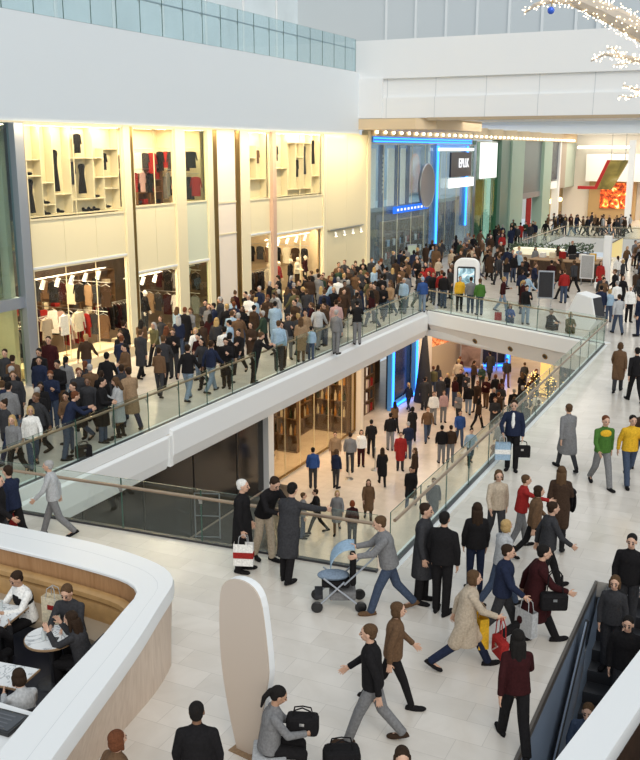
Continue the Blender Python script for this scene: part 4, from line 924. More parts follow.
o = empty('phone', (-8.80, 9.5, TZ), R(20), 'black phone lying on round marble table', 'phone'); MB().box(-.04, .04, -.075, .075, 0, .012).build('body', black, o, bevel=.004); MB().box(-.035, .035, -.065, .065, .012, .013).build('screen', dark_panel, o.children[0])
o = empty('salad_plate', (-10.08, 9.6, TZ), 0, 'white plate with green and yellow food on left square table', 'plate'); MB().lathe([(0, 0), (.07, 0), (.13, .02), (.128, .024), (.07, .008), (0, .008)], n=24).build('plate', white, o, smooth=True)
MB().ball((0, 0, .02), (.08, .07, .035)).build('food', mat('salad', (.35, .5, .05), .6, noise=.6, nscale=25), o)
o = empty('drinking_glass', (-10.2, 9.9, TZ), 0, 'brown drink in a glass before vested diner', 'glass'); MB().lathe([(.03, 0), (.04, .13), (.036, .13), (.028, .006)], n=16).build('glass', clearb, o); MB().lathe([(0, .008), (.027, .008), (.034, .1), (0, .1)], n=16).build('drink', bottle_cols[0], o)
def shopping_bag(loc, w, h, d, col, label, rz=0, stripe=None, holder=None):
    o = empty('shopping_bag', loc, rz, label, 'bag')
    MB().add([(-w/2, -d/2, 0), (w/2, -d/2, 0), (w/2, d/2, 0), (-w/2, d/2, 0), (-w/2, -d*.42, h), (w/2, -d*.42, h), (w/2, d*.42, h), (-w/2, d*.42, h)], [(0, 3, 2, 1), (0, 1, 5, 4), (1, 2, 6, 5), (2, 3, 7, 6), (3, 0, 4, 7)]).build('body', cloth(col), o)
    bdy = o.children[0]
    if stripe: MB().box(-w/2-.004, w/2+.004, -d*.49-.004, d*.49+.004, h*.35, h*.62).build('stripe', cloth(stripe), bdy)
    for s in (-1, 1): MB().path([(-w*.25, s*d*.42, h-.03), (-w*.2, s*d*.3, h+.13), (0, s*.01, h+.18), (w*.2, s*d*.3, h+.13), (w*.25, s*d*.42, h-.03)], .006, 6).build('handle', cloth('light grey' if col != 'yellow' else 'tan'), o)
    return o
shopping_bag((-9.62, 10.42, .445), .34, .42, .18, 'cream', 'cream paper bag with printed red marks on banquette between the diners', R(5), None)
MB().box(-.06, .06, -.085, -.08, .22, .30).build('printed_mark', cloth('red'), bpy.data.objects['shopping_bag'].children[0])
# laptop and shelf at the lower-left corner
o = struct('trim_counter_shelf', MB().prism([(-11, 7.62), (-7.44, 7.7), (-7.3, 7.0), (-7.0, 5.2), (-11, 5.2)], .94, 1.0), solid_white)
o = empty('till_screen', (-7.70, 7.36, 1.0), R(4), 'dark flat till screen lying on white shelf at lower left corner', 'screen')
MB().box(-.62, .24, -.2, .2, .0, .05).build('body', black, o, bevel=.01); MB().box(-.58, .2, -.16, .16, .05, .054).build('screen', mat('screen_grey', (.06, .065, .075), .15), o)
for k in range(4): MB().box(-.5, .1, -.12+k*.07, -.10+k*.07, .054, .056).build('screen_row', mat('screen_row', (.11, .115, .13), .2), o.children[1])
# right-hand pod
ro = resample(smooth_poly([(-2.45, 5.0), (-1.66, 9.34), (-1.14, 12.31), (-.9, 13.6), (-.2, 14.3), (2.5, 14.6)], 2), 40); ri = resample(smooth_poly([(-1.9, 5.0), (-1.13, 9.6), (-.8, 11.6), (-.55, 12.8), (.0, 13.5), (2.5, 13.8)], 2), 40)
pod = empty('counter_wall', (0, 0, 0), 0, 'white-rimmed dark counter wall beside the escalator, lower right corner', 'counter')
loft([Z(ro, 1.06), Z(ro, .9), Z(ri, .9), Z(ri, 1.06), Z(lerp(ri, ro, .04), 1.1), Z(lerp(ro, ri, .04), 1.1)]).build('rim', solid_white, pod, smooth=True)
loft([Z(lerp(ro, ri, .3), .9), Z(lerp(ro, ri, .3), 0), Z(lerp(ro, ri, .6), 0), Z(lerp(ro, ri, .6), .9)]).build('outer_cladding', oakm, pod, smooth=True)
loft([Z(lerp(ri, ro, .05), .9), Z(lerp(ri, ro, .05), .0), Z(lerp(ri, ro, .3), .0), Z(lerp(ri, ro, .3), .9)]).build('inner_panel', dark_brown, pod, smooth=True)
struct('floor_pod', MB().prism([p for p in ri]+[(2.5, 5)], .003, .012), dark_brown)
o = empty('back_counter', (.3, 9.6, .012), R(-8), 'dark brown back counter inside right-hand counter wall', 'counter')
MB().box(-.5, .5, -2.5, 2.5, 0, .85).build('cabinet', dark_brown, o, bevel=.02); MB().box(-.55, .55, -2.55, 2.55, .85, .9).build('worktop', cloth('dark brown'), o)
for k in range(3): MB().box(-.52, -.5, -2.3+k*1.55, -.85+k*1.55, .08, .8).build('door', mat('brown_door', (.11, .065, .04), .4), o)

# leaning-sided white panel
px = onz(248, 750)
pn = empty('sign_board', (px.x, px.y, 0), R(-10), 'tall white rounded coffin-shaped panel standing on tiles in foreground', 'panel')
prof = [(-.15, 0), (.20, 0), (.30, .45), (.47, 1.15), (.49, 1.35), (.42, 1.9), (.36, 2.22), (.26, 2.36), (.10, 2.42), (-.10, 2.42), (-.28, 2.36), (-.40, 2.22), (-.44, 1.9), (-.44, 1.35), (-.40, 1.0), (-.30, .5)]
def slab2(pts, y0, y1): return slab(pts, y0, y1)
p2 = smooth_poly(prof+[prof[0]], 1)[:-1]
p2 = [(x*.86, z) for x, z in p2]
slab(p2, -.07, -.045).build('front_face', mat('warm_board', (.56, .47, .39), .5), pn)
slab([(x*1.0, z) for x, z in p2], -.045, .07).build('edge_body', white, pn, bevel=.01)
MB().box(-.2, .24, -.16, .16, 0, .012).build('base_plate', cloth('tan'), pn)

# escalator going down beside the pod
S = tan30 = math.tan(R(30)); 
bluem = mat('blue_grey_cladding', (.21, .26, .34), .4)
struct('wall_escalator', MB().box(-2.55, -2.375, 6, 16.5, -6, -.3), bluem); struct('trim_escalator', MB().box(-2.40, -2.355, 6, 16.5, -.12, .01), mat('dark_edge', (.10, .085, .07), .4))
struct('wall_escalator_inner', MB().box(-2.372, -2.36, 6, 16.5, -6, -.02), bluem)
es = empty('escalator', (-1.66, 16.5, 0), 0, 'dark escalator descending beside blue-grey wall at lower right, with riders', 'escalator')
EW = .5
for k in range(22):
    z = -.2*k; y = -.35*k
    MB().box(-EW, EW, y-.36, y, z-.22, z-.0).build('step', mat('step_metal', (.05, .05, .055), .4, .5), es)
for s in (-1, 1):
    x = s*(EW+.1)
    q = MB(); q.add([(x-.06, .2, -.2), (x+.06, .2, -.2), (x-.06, -9, -5.5), (x+.06, -9, -5.5), (x-.06, .2, -.5), (x+.06, .2, -.5), (x-.06, -9, -5.9), (x+.06, -9, -5.9)], [(0, 1, 3, 2), (4, 6, 7, 5), (0, 4, 5, 1), (2, 3, 7, 6), (0, 2, 6, 4), (1, 5, 7, 3)])
    q.build('skirt', bluem, es)
    q = MB(); q.add([(x-.012, -1.6, -.9), (x+.012, -1.6, -.9), (x-.012, -9, -5.2), (x+.012, -9, -5.2), (x-.012, -1.6, -.02), (x+.012, -1.6, -.02), (x-.012, -9, -4.3), (x+.012, -9, -4.3)], [(0, 1, 3, 2), (4, 6, 7, 5), (0, 4, 5, 1), (2, 3, 7, 6), (0, 2, 6, 4), (1, 5, 7, 3)])
    if s < 0: q.build('side_panel', bluem, es); MB().path([(x, -1.5, -.05), (x, -9, -4.25)], .035).build('handrail', black, es)
MB().box(-EW, EW, 0, .35, -.2, .006).build('comb_plate', steel, es)

# fairy-light branches at the top right
tb = empty('lit_branch', (-3.9, 28, 10.9), 0, 'thick bare branch wrapped in warm fairy lights, top right corner', 'lit branch')
bark = mat('pale_bark', (.55, .48, .40), .7)
def limb(pts, r0, r1, name):
    q = MB(); n = len(pts)
    for i in range(n-1): q.tube(pts[i], pts[i+1], r0+(r1-r0)*i/(n-1), r0+(r1-r0)*(i+1)/(n-1), 8)
    for i in range(1, n-1): q.ball(pts[i], (r0+(r1-r0)*i/(n-1),)*3, 8, 6)
    return q.build(name, bark, tb, smooth=True)
limbs = [([(2.2, .3, -1.6), (.9, 0, -.75), (-.1, 0, -.15), (-1.0, .1, .35), (-2.1, .2, .85), (-3.0, .3, 1.6)], .34, .16), ([(-1.7, .15, .68), (-2.5, 0, .72), (-2.9, -.1, .62), (-3.2, -.1, .42)], .10, .03),
         ([(-2.5, 0, .72), (-2.7, .1, .95), (-3.05, .1, .9)], .06, .02), ([(1.2, 0, -1.2), (.2, 0, -1.0), (-.5, 0, -.82), (-.95, 0, -.75), (-1.3, 0, -.92)], .09, .02), ([(-.5, 0, -.82), (-.7, 0, -.6), (-.9, 0, -.62)], .04, .015),
         ([(1.4, .1, -2.3), (.5, .1, -1.85), (0, 0, -1.7), (-.4, 0, -1.58)], .08, .02), ([(.9, 0, -.75), (.7, 0, .4), (.3, 0, 1.5)], .22, .12), ([(.1, 0, -.9), (-.3, 0, -1.0), (-.7, 0, -1.05)], .03, .012), ([(.3, .1, -1.78), (-.2, 0, -1.9), (-.5, 0, -1.85)], .03, .012)]
for k, (pts, a, b) in enumerate(limbs): limb(pts, a, b, 'limb' if a > .15 else 'twig')
q = MB(); random.seed(3)
for pts, a, b in limbs:
    for i in range(len(pts)-1):
        p0, p1 = V(pts[i]), V(pts[i+1]); L = (p1-p0).length; d = (p1-p0).normalized(); o_ = d.orthogonal().normalized(); o2 = d.cross(o_)
        for j in range(int(L*(95 if a > .15 else 42))):
            f, t = random.random(), random.uniform(0, 6.28); r = (a+(b-a)*(i+f)/(len(pts)-1))*1.05+random.uniform(.0, .10)
            c = p0+d*L*f+(o_*cos(t)+o2*sin(t))*r; q.ball(c, (.018,)*3, 5, 3)
tag(q.build('fairy_lights', emat('fairy_warm', (1, .80, .52), 6.0), tb), kind='stuff')
o = empty('blue_bauble', (-6.35, 27.9, 11.35), 0, 'small blue bauble hanging by tip of the lit branch', 'bauble'); MB().ball((0, 0, 0), (.1, .1, .1)).build('ball', mat('blue_glitter', (.05, .15, .75), .2, .3), o, smooth=True); MB().tube((0, 0, .1), (.03, .05, .28), .012).build('cap', gold, o)
# ================================================================ PEOPLE
DG = None
def remesh(mb, vox, smooth_it, ratio, name):
    me = bpy.data.meshes.new('tmp'); me.from_pydata(mb.v, [], mb.f)
    ob = bpy.data.objects.new('tmp', me); COL.objects.link(ob)
    m = ob.modifiers.new('r', 'REMESH'); m.mode = 'VOXEL'; m.voxel_size = vox; m.use_smooth_shade = True
    if smooth_it:
        s = ob.modifiers.new('s', 'SMOOTH'); s.factor = .5; s.iterations = smooth_it
    if ratio < 1:
        d = ob.modifiers.new('d', 'DECIMATE'); d.ratio = ratio
    bpy.context.view_layer.update()
    out = bpy.data.meshes.new_from_object(ob.evaluated_get(bpy.context.evaluated_depsgraph_get()))
    bpy.data.objects.remove(ob); bpy.data.meshes.remove(me)
    out.name = name; out.polygons.foreach_set('use_smooth', [True]*len(out.polygons))
    return out
def cap(q, p0, p1, r0, r1, n=12):
    """closed tapered limb with rounded ends"""
    p0, p1 = V(p0), V(p1); d = p1-p0
    if d.length < 1e-5: return q.ball(p0, (r0,)*3, n, 8)
    L = d.length; d.normalize(); a = d.orthogonal().normalized(); b = d.cross(a)
    rings = [(-r0, 0)]+[(-r0*cos(t), r0*sin(t)) for t in (pi/8, pi/4, 3*pi/8)]+[(0, r0), (L*.5, (r0+r1)/2), (L, r1)]+[(L+r1*sin(t), r1*cos(t)) for t in (pi/8, pi/4, 3*pi/8)]
    vs = [p0-d*r0]; 
    for h, r in rings[1:]:
        for i in range(n): t = 2*pi*i/n; vs.append(p0+d*h+(a*cos(t)+b*sin(t))*r)
    vs.append(p1+d*r1); k = len(rings)-1; fs = [(0, 1+(i+1) % n, 1+i) for i in range(n)]
    for j in range(k-1):
        for i in range(n): fs.append((1+j*n+i, 1+j*n+(i+1) % n, 1+(j+1)*n+(i+1) % n, 1+(j+1)*n+i))
    e = len(vs)-1; fs += [(e, 1+(k-1)*n+i, 1+(k-1)*n+(i+1) % n) for i in range(n)]
    return q.add(vs, fs)

POSES = {  # lean, head pitch/yaw, arms (flex, abduct, elbow, inward), legs (hip, knee)
 'stand':    dict(L=(4, 13, 14, 6), Rr=(0, 12, 12, 6), l=(2, 2), r=(-3, 2)),
 'hands':    dict(L=(12, 10, 70, 35), Rr=(12, 10, 70, 35), l=(2, 2), r=(-2, 2), hp=10),
 'phone':    dict(L=(25, 8, 95, 25), Rr=(4, 8, 15, 5), l=(3, 4), r=(-4, 4), hp=20),
 'walk':     dict(L=(-24, 12, 18, 0), Rr=(24, 12, 28, 6), l=(24, 6), r=(-16, 24), lean=4),
 'walkb':    dict(L=(22, 13, 24, 6), Rr=(-20, 12, 18, 0), l=(-18, 26), r=(22, 5), lean=4),
 'stride':   dict(L=(-34, 14, 22, 0), Rr=(32, 8, 35, 8), l=(32, 8), r=(-25, 28), lean=9),
 'carry':    dict(L=(14, 12, 85, 25), Rr=(-14, 8, 20, 0), l=(18, 5), r=(-14, 22), lean=3),
 'lean':     dict(L=(45, 12, 55, 25), Rr=(45, 12, 55, 25), l=(-4, 3), r=(-10, 3), lean=18, hp=14),
 'reach':    dict(L=(10, 8, 25, 10), Rr=(62, 42, 10, -8), l=(0, 3), r=(-10, 5), lean=10, hp=12),
 'bend':     dict(L=(40, 8, 40, 20), Rr=(34, 10, 55, 20), l=(8, 4), r=(-8, 10), lean=26, hp=22),
 'push':     dict(L=(38, 7, 42, 4), Rr=(38, 7, 42, 4), l=(24, 8), r=(-20, 22), lean=12, hp=10),
 'point':    dict(L=(10, 8, 20, 5), Rr=(70, 30, 12, -5), l=(14, 6), r=(-10, 14), lean=6),
 'sit':      dict(L=(38, 10, 62, 22), Rr=(34, 10, 70, 25), l=(84, 84), r=(80, 84), lean=10, hp=18, pz=.50),
 'sitlap':   dict(L=(30, 10, 52, 22), Rr=(34, 10, 48, 20), l=(82, 80), r=(78, 82), lean=8, hp=24, pz=.52),
 'chin':     dict(L=(52, 8, 95, 10), Rr=(48, 10, 100, 12), l=(84, 86), r=(82, 84), lean=16, hp=6, pz=.50),
 'hold':     dict(L=(0, 12, 8, 4), Rr=(12, 20, 38, 18), l=(2, 2), r=(-2, 2), hp=4),
 'carrycoat': dict(L=(-14, 10, 20, 0), Rr=(14, 14, 85, 25), l=(18, 5), r=(-14, 22), lean=3),
 'floor':    dict(L=(40, 10, 50, 22), Rr=(44, 10, 46, 22), l=(112, 118), r=(104, 122), lean=6, hp=14, pz=.11),
}
def joints(pn, fem):
    P = POSES[pn]; J = {}; lean = R(P.get('lean', 1))
    sw, hw = (.152, .088) if fem else (.178, .09)
    thl, shl = .42, .405
    def leg(s, hk):
        h, k = R(hk[0]), R(hk[1]); hip = V((s*hw, 0, -.03))
        kn = hip+V((s*.012, sin(h), -cos(h)))*thl; a = h-k; an = kn+V((0, sin(a), -cos(a)))*shl
        return hip, kn, an, a
    lg = {1: leg(-1, P['l']), 2: leg(1, P['r'])}
    pz = P.get('pz')
    low = min(lg[1][2].z, lg[2][2].z)
    off = V((0, 0, (pz if pz else .085-low)))
    for i in (1, 2):
        h, k, a, an = lg[i]; J['hip', i], J['kn', i], J['an', i] = h+off, k+off, a+off
        drop = (a+off).z-.085
        pit = 0 if pz else -min(R(60), max(0, drop*5.5)) if an < 0 else min(R(18), max(0, drop*2.2))
        if pn == 'floor': pit = R(4)
        J['fd', i] = V((.18*(1 if i == 2 else -1), cos(pit), sin(pit))).normalized()
    U, Fw, X = V((0, sin(lean), cos(lean))), V((0, cos(lean), -sin(lean))), V((1, 0, 0))
    J['U'], J['F'] = U, Fw; pc = off.copy(); J['pc'] = pc
    J['waist'] = pc+U*.16; J['chest'] = pc+U*.36; J['neck'] = pc+U*.535+Fw*.005
    for i, s, key in ((1, -1, 'L'), (2, 1, 'Rr')):
        f, ab, e, inw = [R(x) for x in P[key]]; b = lean*.6
        sh = pc+U*.460+X*s*sw; ud = V((s*sin(ab), sin(f+b*.3)*cos(ab), -cos(f+b*.3)*cos(ab))); el = sh+ud*.285
        fd = V((s*sin(ab)*.3-s*sin(inw), sin(f+e)*cos(inw), -cos(f+e)*cos(inw))).normalized(); wr = el+fd*.25
        J['sh', i], J['el', i], J['wr', i], J['hd', i] = sh, el, wr, fd
    hp = R(P.get('hp', 2))-lean*.0; J['hp'] = hp
    nk = J['neck']; hd = V((0, sin(lean*.7+hp*.4), cos(lean*.7+hp*.4)))
    J['head'] = nk+hd*.155+V((0, .02, 0)); J['HM'] = Matrix.Rotation(-hp-lean*.3, 3, 'X')
    return J
def head_prims(q, J, s=1.0):
    H, M = J['head'], J['HM']
    def at_(x, y, z): return H+M @ V((x, y, z))
    q.ball(at_(0, -.008, .022), (.076, .098, .092), 16, 12, M=M); q.ball(at_(0, .020, -.045), (.058, .066, .068), 14, 10, M=M); q.ball(at_(0, .052, -.082), (.028, .03, .024), 10, 8, M=M)
    cap(q, at_(0, .088, .012), at_(0, .108, -.024), .010, .015, 8); q.ball(at_(0, .082, -.060), (.024, .015, .012), 8, 6, M=M)
    for sx in (-1, 1):
        q.ball(at_(sx*.078, -.006, -.010), (.012, .022, .034), 8, 8, M=M); q.ball(at_(sx*.032, .075, -.018), (.026, .02, .024), 8, 6, M=M); q.ball(at_(sx*.031, .083, .028), (.026, .012, .008), 8, 6, M=M)
    cap(q, J['neck']-J['U']*.05, at_(0, -.018, -.055), .056, .052)
def hand_prims(q, J, i):
    w, d = J['wr', i], J['hd', i]; s = -1 if i == 1 else 1
    nrm = V((s, 0, 0)); nrm = (nrm-d*nrm.dot(d)).normalized(); side = d.cross(nrm).normalized()      # side: across the palm
    if side.y < 0: side = -side
    cap(q, w-d*.03, w+d*.03, .026, .028, 8)
    for k in (-1, 0, 1): cap(q, w+d*.015+side*.02*k, w+d*.08+side*.024*k, .015, .014, 8)
    for k, L in enumerate((.070, .080, .074, .056)):
        b = w+d*.085+side*(.034-.0225*k); spread = side*(.10-.067*k)
        p1 = b+(d+spread).normalized()*L*.5; p2 = p1+(d*.85+spread-nrm*.45).normalized()*L*.5
        cap(q, b-d*.012, p1, .0098, .009, 7); cap(q, p1, p2, .009, .0078, 7)
    t0 = w+d*.03+side*.03; t1 = t0+(d*.6+side*.8-nrm*.2).normalized()*.04; t2 = t1+(d*.9+side*.25-nrm*.3).normalized()*.032
    cap(q, t0, t1, .012, .0105, 7); cap(q, t1, t2, .0105, .0085, 7)
def body_prims(J, fem):
    q = MB(); U = J['U']; lM = Matrix((V((1, 0, 0)), J['F'], U)).transposed(); k = .93 if fem else 1
    q.ball(J['pc'], (.155, .105, .125), 16, 10, M=lM); q.ball(J['waist'], (.135*k, .095, .16), 16, 10, M=lM); q.ball(J['chest'], (.148*k, .102, .17), 16, 10, M=lM)
    for i in (1, 2): cap(q, J['neck']-U*.07, J['sh', i]-U*.015, .044, .038)
    for i in (1, 2):
        cap(q, J['hip', i], J['kn', i], .074, .046); cap(q, J['kn', i], J['an', i], .046, .036); pass
        cap(q, J['an', i]-J['fd', i]*.03-V((0, 0, .035)), J['an', i]+J['fd', i]*.14-V((0, 0, .05)), .036, .028)
        cap(q, J['sh', i]-U*.012, J['el', i], .040*k, .034*k); cap(q, J['el', i], J['wr', i], .038*k, .026*k); hand_prims(q, J, i)
    head_prims(q, J)
    return q
def trouser_prims(J, fem, slim):
    q = MB(); lM = Matrix((V((1, 0, 0)), J['F'], J['U'])).transposed(); e = .004 if slim else .014
    q.ball(J['pc']+J['U']*.02, (.168, .122, .14), 16, 10, M=lM)
    for i in (1, 2):
        a = J['an', i]+V((0, 0, .005)); cap(q, J['hip', i], J['kn', i], .088+e*.5, .064+e); cap(q, J['kn', i], a, .062+e, .046+e*1.4)
        if not slim: q.tube(a+(a-J['kn', i]).normalized()*.035, a-(a-J['kn', i]).normalized()*.1, .066, .062, 12)
    return q
def skirt_prims(J, fem):
    q = trouser_prims(J, fem, True)
    for i in (1, 2): cap(q, J['hip', i], J['hip', i]*.25+J['kn', i]*.75, .12, .12)
    return q
def jacket_prims(J, fem, bulk=.0):
    q = MB(); U = J['U']; lM = Matrix((V((1, 0, 0)), J['F'], U)).transposed(); k = .93 if fem else 1; b = .022+bulk
    q.ball(J['waist']+U*.0, (.140*k+b, .108+b, .17), 16, 10, M=lM); q.ball(J['chest'], (.168*k+b, .118+b, .19), 16, 10, M=lM)
    vs = []
    c0, c1 = J['pc']-U*.05, J['pc']+U*.31
    for c, rx, ry in ((c0, .176+b, .126+b), (c1, .148*k+b, .110+b)):
        for i in range(18): t = 2*pi*i/18; vs.append(c+V((1, 0, 0))*cos(t)*rx+J['F']*sin(t)*ry)
    q.add(vs, [(i, (i+1) % 18, 18+(i+1) % 18, 18+i) for i in range(18)]+[tuple(range(18))[::-1], tuple(range(18, 36))])
    for i in (1, 2): cap(q, J['neck']-U*.055, J['sh', i]-U*.012, .062+bulk*.4, .058+bulk*.5)
    cap(q, J['neck']-U*.06, J['neck']-U*.005, .082, .068)
    for i in (1, 2):
        cap(q, J['sh', i]-U*.012, J['el', i], .060+bulk*.6, .054+bulk*.5); d = (J['wr', i]-J['el', i]).normalized(); cap(q, J['el', i], J['wr', i]-d*.035, .054+bulk*.5, .042+bulk*.3); q.tube(J['wr', i]-d*.1, J['wr', i]+d*.0, .045+bulk*.3, .046+bulk*.3, 12)
    return q
def coat_prims(J, fem):
    q = jacket_prims(J, fem, .010); U = J['U']
    for i in (1, 2):
        d = (J['kn', i]-J['hip', i]); d.x *= .5; cap(q, J['hip', i]+U*.04, J['hip', i]+d*.86, .125, .118)
    m = (J['kn', 1]+J['kn', 2])/2; m2 = (J['hip', 1]+J['hip', 2])/2; q.tube(J['pc']+U*.08, m2+(m-m2)*1.05, .165, .195, 16)
    return q
def shoe_prims(J, i, boot=False):
    q = MB(); a, f = J['an', i], J['fd', i]; up = V((0, 0, 1)); up = (up-f*up.dot(f)).normalized(); x = f.cross(up); M = Matrix((x, f, up)).transposed(); b = a-up*.052
    q.ball(b+f*.15, (.048, .085, .036), 12, 8, M=M); q.ball(b-f*.035, (.042, .055, .045), 12, 8, M=M); q.ball(b+f*.06, (.043, .11, .042), 12, 8, M=M); cap(q, b-f*.01, a+up*.03-f*.005, .045, .044)
    vs = []
    for z in (-.034, -.014):
        for k in range(16): t = 2*pi*k/16; vs.append(b+f*(.055+.152*sin(t))+x*(.05-.008*(sin(t) < 0))*cos(t)+up*z)
    q.add(vs, [(k, (k+1) % 16, 16+(k+1) % 16, 16+k) for k in range(16)]+[tuple(range(16))[::-1], tuple(range(16, 32))])
    if boot: cap(q, a, J['an', i]*.35+J['kn', i]*.65, .052, .068)
    return q
def hair_prims(style):
    q = MB()
    q.ball((0, -.030, .044), (.086, .104, .086), 16, 12)
    if style in ('short', 'crop'): q.ball((0, -.055, -.01), (.076, .062, .075), 14, 10)
    if style == 'crop': pass
    if style == 'bob':
        q.ball((0, -.04, -.035), (.094, .08, .095), 14, 10)
        for s in (-1, 1): cap(q, (s*.076, -.01, .02), (s*.078, .005, -.085), .026, .022)
    if style == 'long':
        q.ball((0, -.045, -.04), (.092, .075, .10), 14, 10); cap(q, (0, -.075, -.06), (0, -.105, -.26), .075, .055)
        for s in (-1, 1): cap(q, (s*.076, -.02, .02), (s*.082, -.01, -.17), .026, .022); cap(q, (s*.05, -.085, -.05), (s*.065, -.10, -.24), .05, .035)
    if style == 'tail':
        q.ball((0, -.05, -.005), (.080, .066, .08), 14, 10); q.ball((0, -.125, .03), (.035, .035, .035)); cap(q, (0, -.135, .02), (0, -.165, -.09), .036, .034); cap(q, (0, -.165, -.09), (0, -.145, -.22), .034, .016)
    if style == 'bun': q.ball((0, -.05, -.005), (.080, .066, .08), 14, 10); q.ball((0, -.10, .10), (.048, .045, .045))
    if style == 'cap':
        q.ball((0, -.012, .04), (.092, .108, .095), 16, 12); q.ball((0, .10, .045), (.068, .06, .012), 14, 8); q.ball((0, -.05, -.02), (.076, .058, .06), 12, 8)
    return q
CACHE = {}
def cutface(me, style):
    """drop hair in front of the face"""
    bm = bmesh.new(); bm.from_mesh(me)
    kill = [f for f in bm.faces if (lambda c: c.y > .055+(.035 if c.z > .05 else 0) and c.z < (.075 if style != 'cap' else .03))(f.calc_center_median())]
    bmesh.ops.delete(bm, geom=kill, context='FACES'); bm.to_mesh(me); bm.free()
def get(kind, pn, fem):
    key = (kind, pn, fem)
    if key in CACHE: return CACHE[key]
    J = joints(pn, fem) if pn else None
    if kind == 'J': r = J
    elif kind == 'body':
        r = remesh(body_prims(J, fem), .0075, 1, .24, 'body_'+pn)
        for k in range(3): r.materials.append(None)
        inv = J['HM'].inverted(); H = J['head']
        for p in r.polygons:
            c = inv @ (V(p.center)-H)
            if c.y > .06:
                if abs(abs(c.x)-.032) < .016 and -.014 < c.z < .006: p.material_index = 1
                elif abs(abs(c.x)-.031) < .020 and .024 < c.z < .036 and c.y > .075: p.material_index = 1
                elif abs(c.x) < .024 and -.068 < c.z < -.052: p.material_index = 2
    elif kind == 'trousers': r = remesh(trouser_prims(J, fem, False), .013, 2, .4, 'trousers')
    elif kind == 'leggings': r = remesh(trouser_prims(J, fem, True), .013, 2, .4, 'leggings')
    elif kind == 'skirt': r = remesh(skirt_prims(J, fem), .013, 2, .4, 'skirt')
    elif kind == 'jacket': r = remesh(jacket_prims(J, fem), .012, 4, .4, 'jacket')
    elif kind == 'padded_jacket': r = remesh(jacket_prims(J, fem, .016), .012, 4, .4, 'padded_jacket')
    elif kind == 'coat': r = remesh(coat_prims(J, fem), .012, 4, .4, 'coat')
    elif kind in ('shoe1', 'shoe2', 'boot1', 'boot2'): r = remesh(shoe_prims(J, int(kind[-1]), kind[0] == 'b'), .009, 1, .5, 'shoe')
    elif kind.startswith('hair_'):
        r = remesh(hair_prims(kind[5:]), .009, 1, .6, kind)
    if kind not in ('J', 'body'): r.materials.append(None)
    CACHE[key] = r
    return r
SKIN = [mat('skin_fair', (.60, .36, .25), .5, noise=.06), mat('skin_tan', (.44, .25, .16), .5, noise=.06), mat('skin_brown', (.20, .10, .055), .5, noise=.06), mat('skin_dark', (.08, .04, .025), .5, noise=.06)]
eye_m = mat('eye_dark', (.03, .02, .018), .2); lip_m = mat('lips', (.42, .19, .15), .5)
def sub(o, name, me, m, loc=None, rot=None):
    c = bpy.data.objects.new(name, me); COL.objects.link(c); c.parent = o
    c.material_slots[0].link = 'OBJECT'; c.material_slots[0].material = m
    if loc is not None: c.location = loc
    if rot is not None: c.rotation_euler = rot.to_euler()
    return c
NAMES = {'jacket': 'jacket', 'padded_jacket': 'padded_jacket', 'coat': 'coat', 'trousers': 'trousers', 'leggings': 'leggings', 'skirt': 'skirt'}
PLACED = []
def person(x, y, z, face, pose, top, topc, bot, botc, hair, hairc, h=1.74, fem=False, skin=0, label=None, group=None, shoes='black', boots=False, parts=True):
    s = h/1.755; J = get('J', pose, fem)
    o = bpy.data.objects.new('person', get('body', pose, fem)); COL.objects.link(o)
    for sl, m in zip(o.material_slots, (SKIN[skin], eye_m, lip_m)): sl.link = 'OBJECT'; sl.material = m
    o.location = (x, y, z); o.rotation_euler.z = R(face); o.scale = (s, s, s)
    if label: tag(o, label, 'person', group)
    sub(o, 'cap' if hair == 'cap' else 'hair', get('hair_'+hair, '', False), hairm(hairc) if hair != 'cap' else cloth(hairc), J['head'], J['HM'])
    sub(o, NAMES[top], get(top, pose, fem), cloth(topc)); sub(o, NAMES[bot], get(bot, pose, fem), cloth(botc))
    k = 'boot' if boots else 'shoe'
    for i in (1, 2): sub(o, k, get(k+str(i), pose, fem), cloth(shoes))
    PLACED.append((x, y, z))
    return o
def handpos(o, pose, fem, i):
    J = get('J', pose, fem); p = (J['wr', i]+J['hd', i]*.08)*o.scale.x
    a = o.rotation_euler.z; return V((o.location.x+p.x*cos(a)-p.y*sin(a), o.location.y+p.x*sin(a)+p.y*cos(a), o.location.z+p.z))
# facing words: away from camera 26, towards 206, picture right -64, picture left 116
AW, TO, RT, LF = 26, 206, -64, 116
def P(u, v, face, pose, top, topc, bot, botc, hair, hairc, label, h=1.74, fem=False, skin=0, z=0.0, **k):
    p = onz(u, v, z); return person(p.x, p.y, z, face, pose, top, topc, bot, botc, hair, hairc, h, fem, skin, label, **k)
